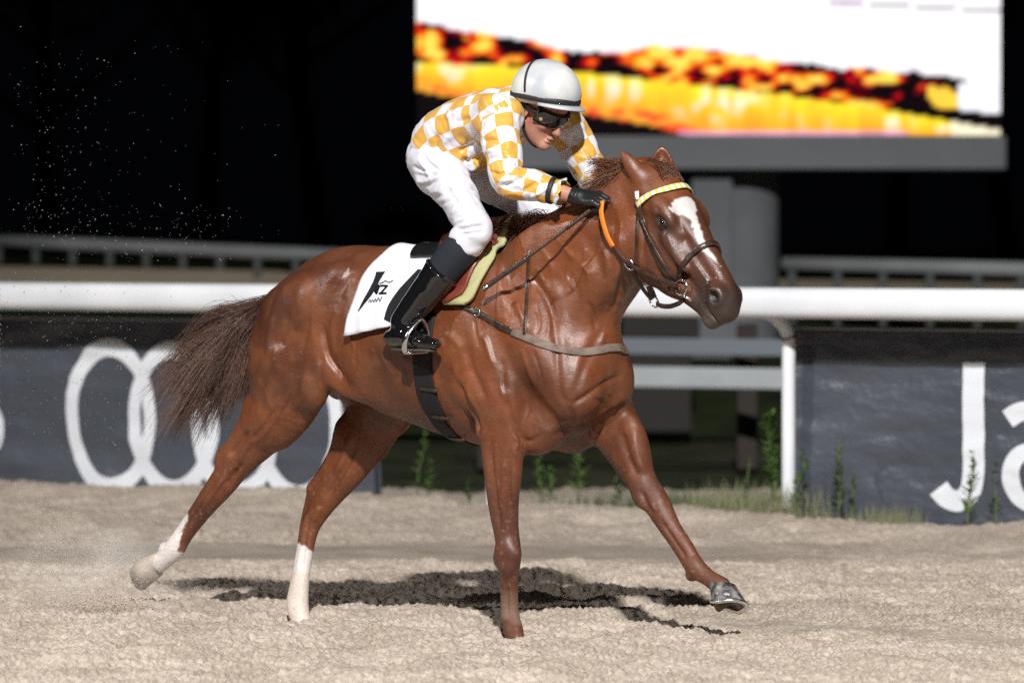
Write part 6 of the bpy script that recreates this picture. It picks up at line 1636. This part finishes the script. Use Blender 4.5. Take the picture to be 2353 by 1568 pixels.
    # ---- breast girth and neck strap
    root = horse_frame(empty('breastplate')); tag(root, 'brown breast strap with thin neck strap across the horse chest', 'breast strap')
    a, na = path([(1008, 678), (1050, 698), (1105, 722), (1150, 748), (1207, 774), (1260, 796), (1316, 808), (1352, 808), (1390, 801), (1412, 792)], .007)
    def wrap(a, na, cut=.0):
        """mirror a near-side run to the far side"""
        b = a[::-1].copy(); b[:, 1] *= -1; nb = na[::-1].copy(); nb[:, 1] *= -1
        return b, nb
    near = a[:, 1] < -.02
    an_, nn_ = a[near], na[near]
    # front of the breast: sampled level around the chest
    zf = an_[-1][2]; fr = []; fn = []
    y0 = an_[-1][1]
    for y in np.linspace(y0, -y0, 14)[1:-1]:
        d = nrm(np.array([1, y * 2.6, 0])); p, n = cast((.12, y * .6, zf), d, .007)
        if p is not None: fr.append(p); fn.append(n)
    b, nb = wrap(an_, nn_)
    k1 = int(len(an_) * .42)
    strap('strap', an_[:k1 + 1], nn_[:k1 + 1], .022, .005, leather, root)
    strap('webbing', np.concatenate([an_[k1:], np.array(fr), b[:len(b) - k1]]), np.concatenate([nn_[k1:], np.array(fn), nb[:len(b) - k1]]), .030, .005, webb, root)
    strap('strap', b[len(b) - k1 - 1:], nb[len(b) - k1 - 1:], .022, .005, leather, root)
    p, n = hit(1098, 718, .010); 
    MB().tube([p + np.array([.016 * math.cos(t), 0, .013 * math.sin(t)]) for t in np.linspace(0, 2 * math.pi, 16, endpoint=False)], .0028, 6, closed=True).obj('buckle', steel, root)
    a, na = path([(1214, 575), (1215, 610), (1212, 650), (1210, 700), (1206, 745), (1206, 770)], .006)
    b, nb = wrap(a, na); top = []
    ta, tb = a[0], b[-1]
    mid = [np.array([ta[0], y, ta[2] + .05 + .06 * (1 - (y / ta[1]) ** 2)]) for y in np.linspace(ta[1], -ta[1], 9)[1:-1]]
    strap('neck_strap', np.concatenate([a[::-1], np.array(mid), b[::-1]]), np.concatenate([na[::-1], np.tile([0, 0, 1.], (7, 1)), nb[::-1]]), .014, .004, leather, root)
    # ---- bridle
    root = horse_frame(empty('bridle')); tag(root, 'dark leather bridle with yellow and white browband and orange rein grip', 'bridle')
    chk = mat('yellow and white checked browband', (.8, .8, .8), .45, .5); N, L, b_ = nt(chk)
    at = N.new('ShaderNodeAttribute'); at.attribute_name = 'v_cloth'; ck = N.new('ShaderNodeTexChecker'); ck.inputs['Scale'].default_value = 1; ck.inputs['Color1'].default_value = (.70, .58, .05, 1); ck.inputs['Color2'].default_value = (.74, .77, .74, 1)
    L.new(at.outputs['Vector'], ck.inputs['Vector']); L.new(ck.outputs['Color'], b_.inputs['Base Color'])
    def hp_(s, n, y, off=.004):
        """skin point of the head: out from the head's axis"""
        o = H(s, -.05, 0); d = HN * (n + .05) + HL * y
        return cast(o, d, off)
    def ring(sfun, a0, a1, n, off, ):
        P_, N_ = [], []
        for t in np.linspace(a0, a1, n):
            p, q = hp_(sfun(t), -.05 + math.cos(t), math.sin(t), off)
            if p is not None: P_.append(p); N_.append(q)
        return np.array(P_), np.array(N_)
    a, na = path([(1468, 470), (1478, 460), (1500, 448), (1525, 439), (1550, 432), (1570, 429)], .010, 5)
    p_end = a[-1]
    o2 = []; on2 = []
    s0, n0, y0 = [float(v) for v in ((a[-1] - HA) @ HS, (a[-1] - HA) @ HN, (a[-1] - HA) @ HL)]
    for t in np.linspace(math.atan2(y0, n0 + .05), 1.75, 10)[1:]:
        p, q = hp_(s0 + .0 * t, -.05 + math.cos(t), math.sin(t), .010)
        if p is not None: o2.append(p); on2.append(q)
    bb = np.concatenate([a, np.array(o2)]); nb = np.concatenate([na, np.array(on2)])
    ob = strap('browband', bb, nb, .024, .006, chk, root)
    me = ob.data; nv = len(me.vertices); tt = np.repeat(np.arange(nv // 12), 12) * np.linalg.norm(np.diff(bb, axis=0), axis=1).mean() / .016
    aw = np.tile(np.array([0, 0, 0, .99, .99, .99, .99, .99, .99, 0, 0, 0]), nv // 12)
    at2 = me.attributes.new('v_cloth', 'FLOAT_VECTOR', 'POINT'); at2.data.foreach_set('vector', np.stack([tt, aw + .005, np.full(nv, .5)], 1).astype(np.float32).ravel())
    p, n = hit(1469, 456, .012)
    MB().lathe([(.0001, .004), (.008, .003), (.011, 0), (.0105, -.004)], 16, p).obj('rosette', steel, root)
    a, na = path([(1467, 440), (1468, 452), (1470, 466)], .010); strap('headpiece_end', a, na, .020, .005, mat('white patent end', (.78, .79, .80), .25, .5), root)
    hd = [H(.03 - .02 * math.cos(t), -.06 + .10 * math.cos(t), .10 * math.sin(t)) for t in np.linspace(-1.3, 1.3, 11)]
    hq = []; hn_ = []
    for t in np.linspace(-1.4, 1.4, 13):
        p, q = hp_(-.02, -.05 + math.cos(t), math.sin(t), .004)
        if p is not None: hq.append(p); hn_.append(q)
    strap('headpiece', np.array(hq), np.array(hn_), .022, .005, leather, root)
    for nm, ks, w_, of in (('cheekpiece', [(1472, 470), (1477, 500), (1488, 540), (1505, 582), (1525, 618), (1546, 645), (1556, 655)], .018, .007),
                           ('noseband_strap', [(1475, 500), (1494, 545), (1515, 588), (1537, 622), (1552, 640)], .013, .013),
                           ('throat_lash', [(1470, 472), (1466, 510), (1465, 560), (1464, 600), (1466, 622)], .013, .007)):
        a, na = path(ks, of)
        strap(nm, a, na, w_, .006, leather, root)
        b = a.copy(); d = (a - HA) @ HL; b -= 2 * d[:, None] * HL; nb = na - 2 * (na @ HL)[:, None] * HL
        strap(nm, b, nb, w_, .006, leather, root)
    # noseband over the nose, all round
    a, na = path([(1556, 636), (1563, 618), (1577, 598), (1596, 578), (1615, 566), (1632, 561), (1643, 563)], .010)
    s1 = (a[-1] - HA) @ HS; t0 = math.atan2((a[-1] - HA) @ HL, (a[-1] - HA) @ HN + .05)
    ext = [hp_(s1 + .01 * k, -.05 + math.cos(t), math.sin(t), .010) for k, t in enumerate(np.linspace(t0, 1.9, 10)[1:])]
    strap('noseband', np.concatenate([a, [e[0] for e in ext if e[0] is not None]]), np.concatenate([na, [e[1] for e in ext if e[0] is not None]]), .020, .011, leather, root)
    # bit rings and the bit
    p, n = hit(1567, 661, .010); C = p; u1 = HS; u2 = nrm(HN - .0 * n)
    for sgn in (-1, 1):
        c = C if sgn < 0 else C - 2 * ((C - HA) @ HL) * HL
        MB().tube([c + (u1 * math.cos(t) + u2 * math.sin(t)) * .028 for t in np.linspace(0, 2 * math.pi, 30, endpoint=False)], .0034, 8, closed=True).obj('bit_ring', steel, root)
        MB().tube([c + u1 * .026 - u2 * .012, c + u1 * .045 - u2 * .004 + HL * (-sgn) * .008, c + u1 * .062 + HL * (-sgn) * .016], [.007, .006, .005], 8).obj('bit', steel, root)
    p, n = hit(1548, 655, .012)
    MB().tube([p + (u1 * math.cos(t) + u2 * math.sin(t)) * .017 for t in np.linspace(0, 2 * math.pi, 24, endpoint=False)], .004, 8, closed=True).obj('ring', leather, root)
    # back strap of the noseband below the jaw, hanging ring and martingale fork
    def free(ks, Y): return crom([P(x, y, Y) if np.isscalar(Y) else P(x, y, Y[i]) for i, (x, y) in enumerate(ks)], 5)
    for nm, ks, Y, r_, m_ in (('jaw_strap', [(1556, 660), (1568, 688), (1545, 702), (1522, 703), (1508, 697)], [-.075, -.06, -.045, -.03, -.02], (.009, .003), leather),
                              ('martingale_strap', [(1447, 612), (1462, 640), (1480, 668), (1497, 688)], [-.10, -.075, -.05, -.02], (.0075, .003), leather),
                              ('jaw_strap', [(1490, 657), (1497, 672), (1502, 684)], [-.05, -.035, -.02], (.012, .003), leather)):
        c = free(ks, Y); MB().tube(c, 1.0, 8, flat=r_, upv=[(.4, -.2, .9)] * len(c)).obj(nm, m_, root)
    c = P(1502, 692, -.015); e1 = nrm(np.array([1, 0, -.2])); e2 = np.array([0, -.3, 1.])
    MB().tube([c + (e1 * math.cos(t) + e2 * math.sin(t)) * .021 for t in np.linspace(0, 2 * math.pi, 26, endpoint=False)], .0032, 8, closed=True).obj('ring', steel, root)
    c = P(1445, 607, -.115)
    MB().tube([c + (e1 * math.cos(t) + e2 * math.sin(t)) * .020 for t in np.linspace(0, 2 * math.pi, 26, endpoint=False)], .0032, 8, closed=True).obj('ring', steel, root)
    # reins
    rein = free([(1555, 655), (1528, 647), (1500, 637), (1470, 622), (1445, 607), (1425, 590), (1408, 567)], [-.095, -.105, -.11, -.115, -.12, -.128, -.132])
    MB().tube(rein, 1.0, 8, flat=(.010, .0025), upv=[(.3, -.3, .9)] * len(rein)).obj('rein', leather, root)
    grip = free([(1408, 567), (1396, 545), (1386, 515), (1381, 488), (1383, 462)], [-.132, -.14, -.142, -.138, -.128])
    om = mat('orange rubber grip', (.95, .22, .015), .5, .4); noise_bump(om, 400, .5, .001)
    MB().tube(grip, 1.0, 10, flat=(.0115, .0045), upv=[(.9, -.3, .2)] * len(grip)).obj('rein_grip', om, root)
    # rein on the far side, over the neck to the left hand
    w, d, b, t = hand_dirs(1)
    fr = crom([rein[0] * [1, -1, 1], (rein[12] * [1, -1, 1]), rein[-1] * [1, -1, 1] + [0, .02, 0], w + d * .08 + np.array([0, 0, -.02])], 6)
    MB().tube(fr, 1.0, 8, flat=(.010, .0025), upv=[(.3, .3, .9)] * len(fr)).obj('rein', leather, root)
    # loose end of the rein, lying on the crest
    # ---- whip
    wr, d, b, t = hand_dirs(-1)
    h0 = wr + d * .085 - nrm(b) * .020
    wp = crom([h0 + np.array([.03, .03, .01]), h0, P(1290, 534, -.20), P(1200, 600, -.27), P(1109, 664, -.30)], 8)
    root = horse_frame(empty('whip')); tag(root, 'thin braided brown whip held along the horse neck by the jockey', 'whip')
    br = mat('braided leather whip', (.035, .022, .017), .45); N, L, bb_ = nt(br)
    wv = N.new('ShaderNodeTexWave'); wv.inputs['Scale'].default_value = 38; wv.inputs['Distortion'].default_value = 2; tcx = N.new('ShaderNodeTexCoord'); L.new(tcx.outputs['Object'], wv.inputs['Vector'])
    bp = N.new('ShaderNodeBump'); bp.inputs['Strength'].default_value = .8; bp.inputs['Distance'].default_value = .003; L.new(wv.outputs['Fac'], bp.inputs['Height']); L.new(bp.outputs[0], bb_.inputs['Normal'])
    k1 = int(len(wp) * .47)
    MB().tube(wp[:k1 + 1], np.linspace(.0095, .0075, k1 + 1), 10).obj('handle', br, root)
    MB().tube(wp[k1:], np.linspace(.0055, .0045, len(wp) - k1), 8).obj('shaft', br, root)
    k2 = int(len(wp) * .72); fl = wp[k2:]
    MB().tube(fl, 1.0, 8, flat=(.010, .004), upv=[(.3, 0, .9)] * len(fl)).obj('flap', leather, root)
    MB().tube([wp[-2], wp[-1] + (wp[-1] - wp[-2]) * .2], .006, 8).obj('tip', steel, root)

# ------------------------------------------------------------------ build
make_ground()
make_rail()
make_banners()
make_screen()
make_far_things()
make_trees()
hroot, hbody, HV_, HQ_ = make_horse()
jroot, jbody = make_rider()
make_tack(HV_, HQ_)
make_plants()
make_spray()
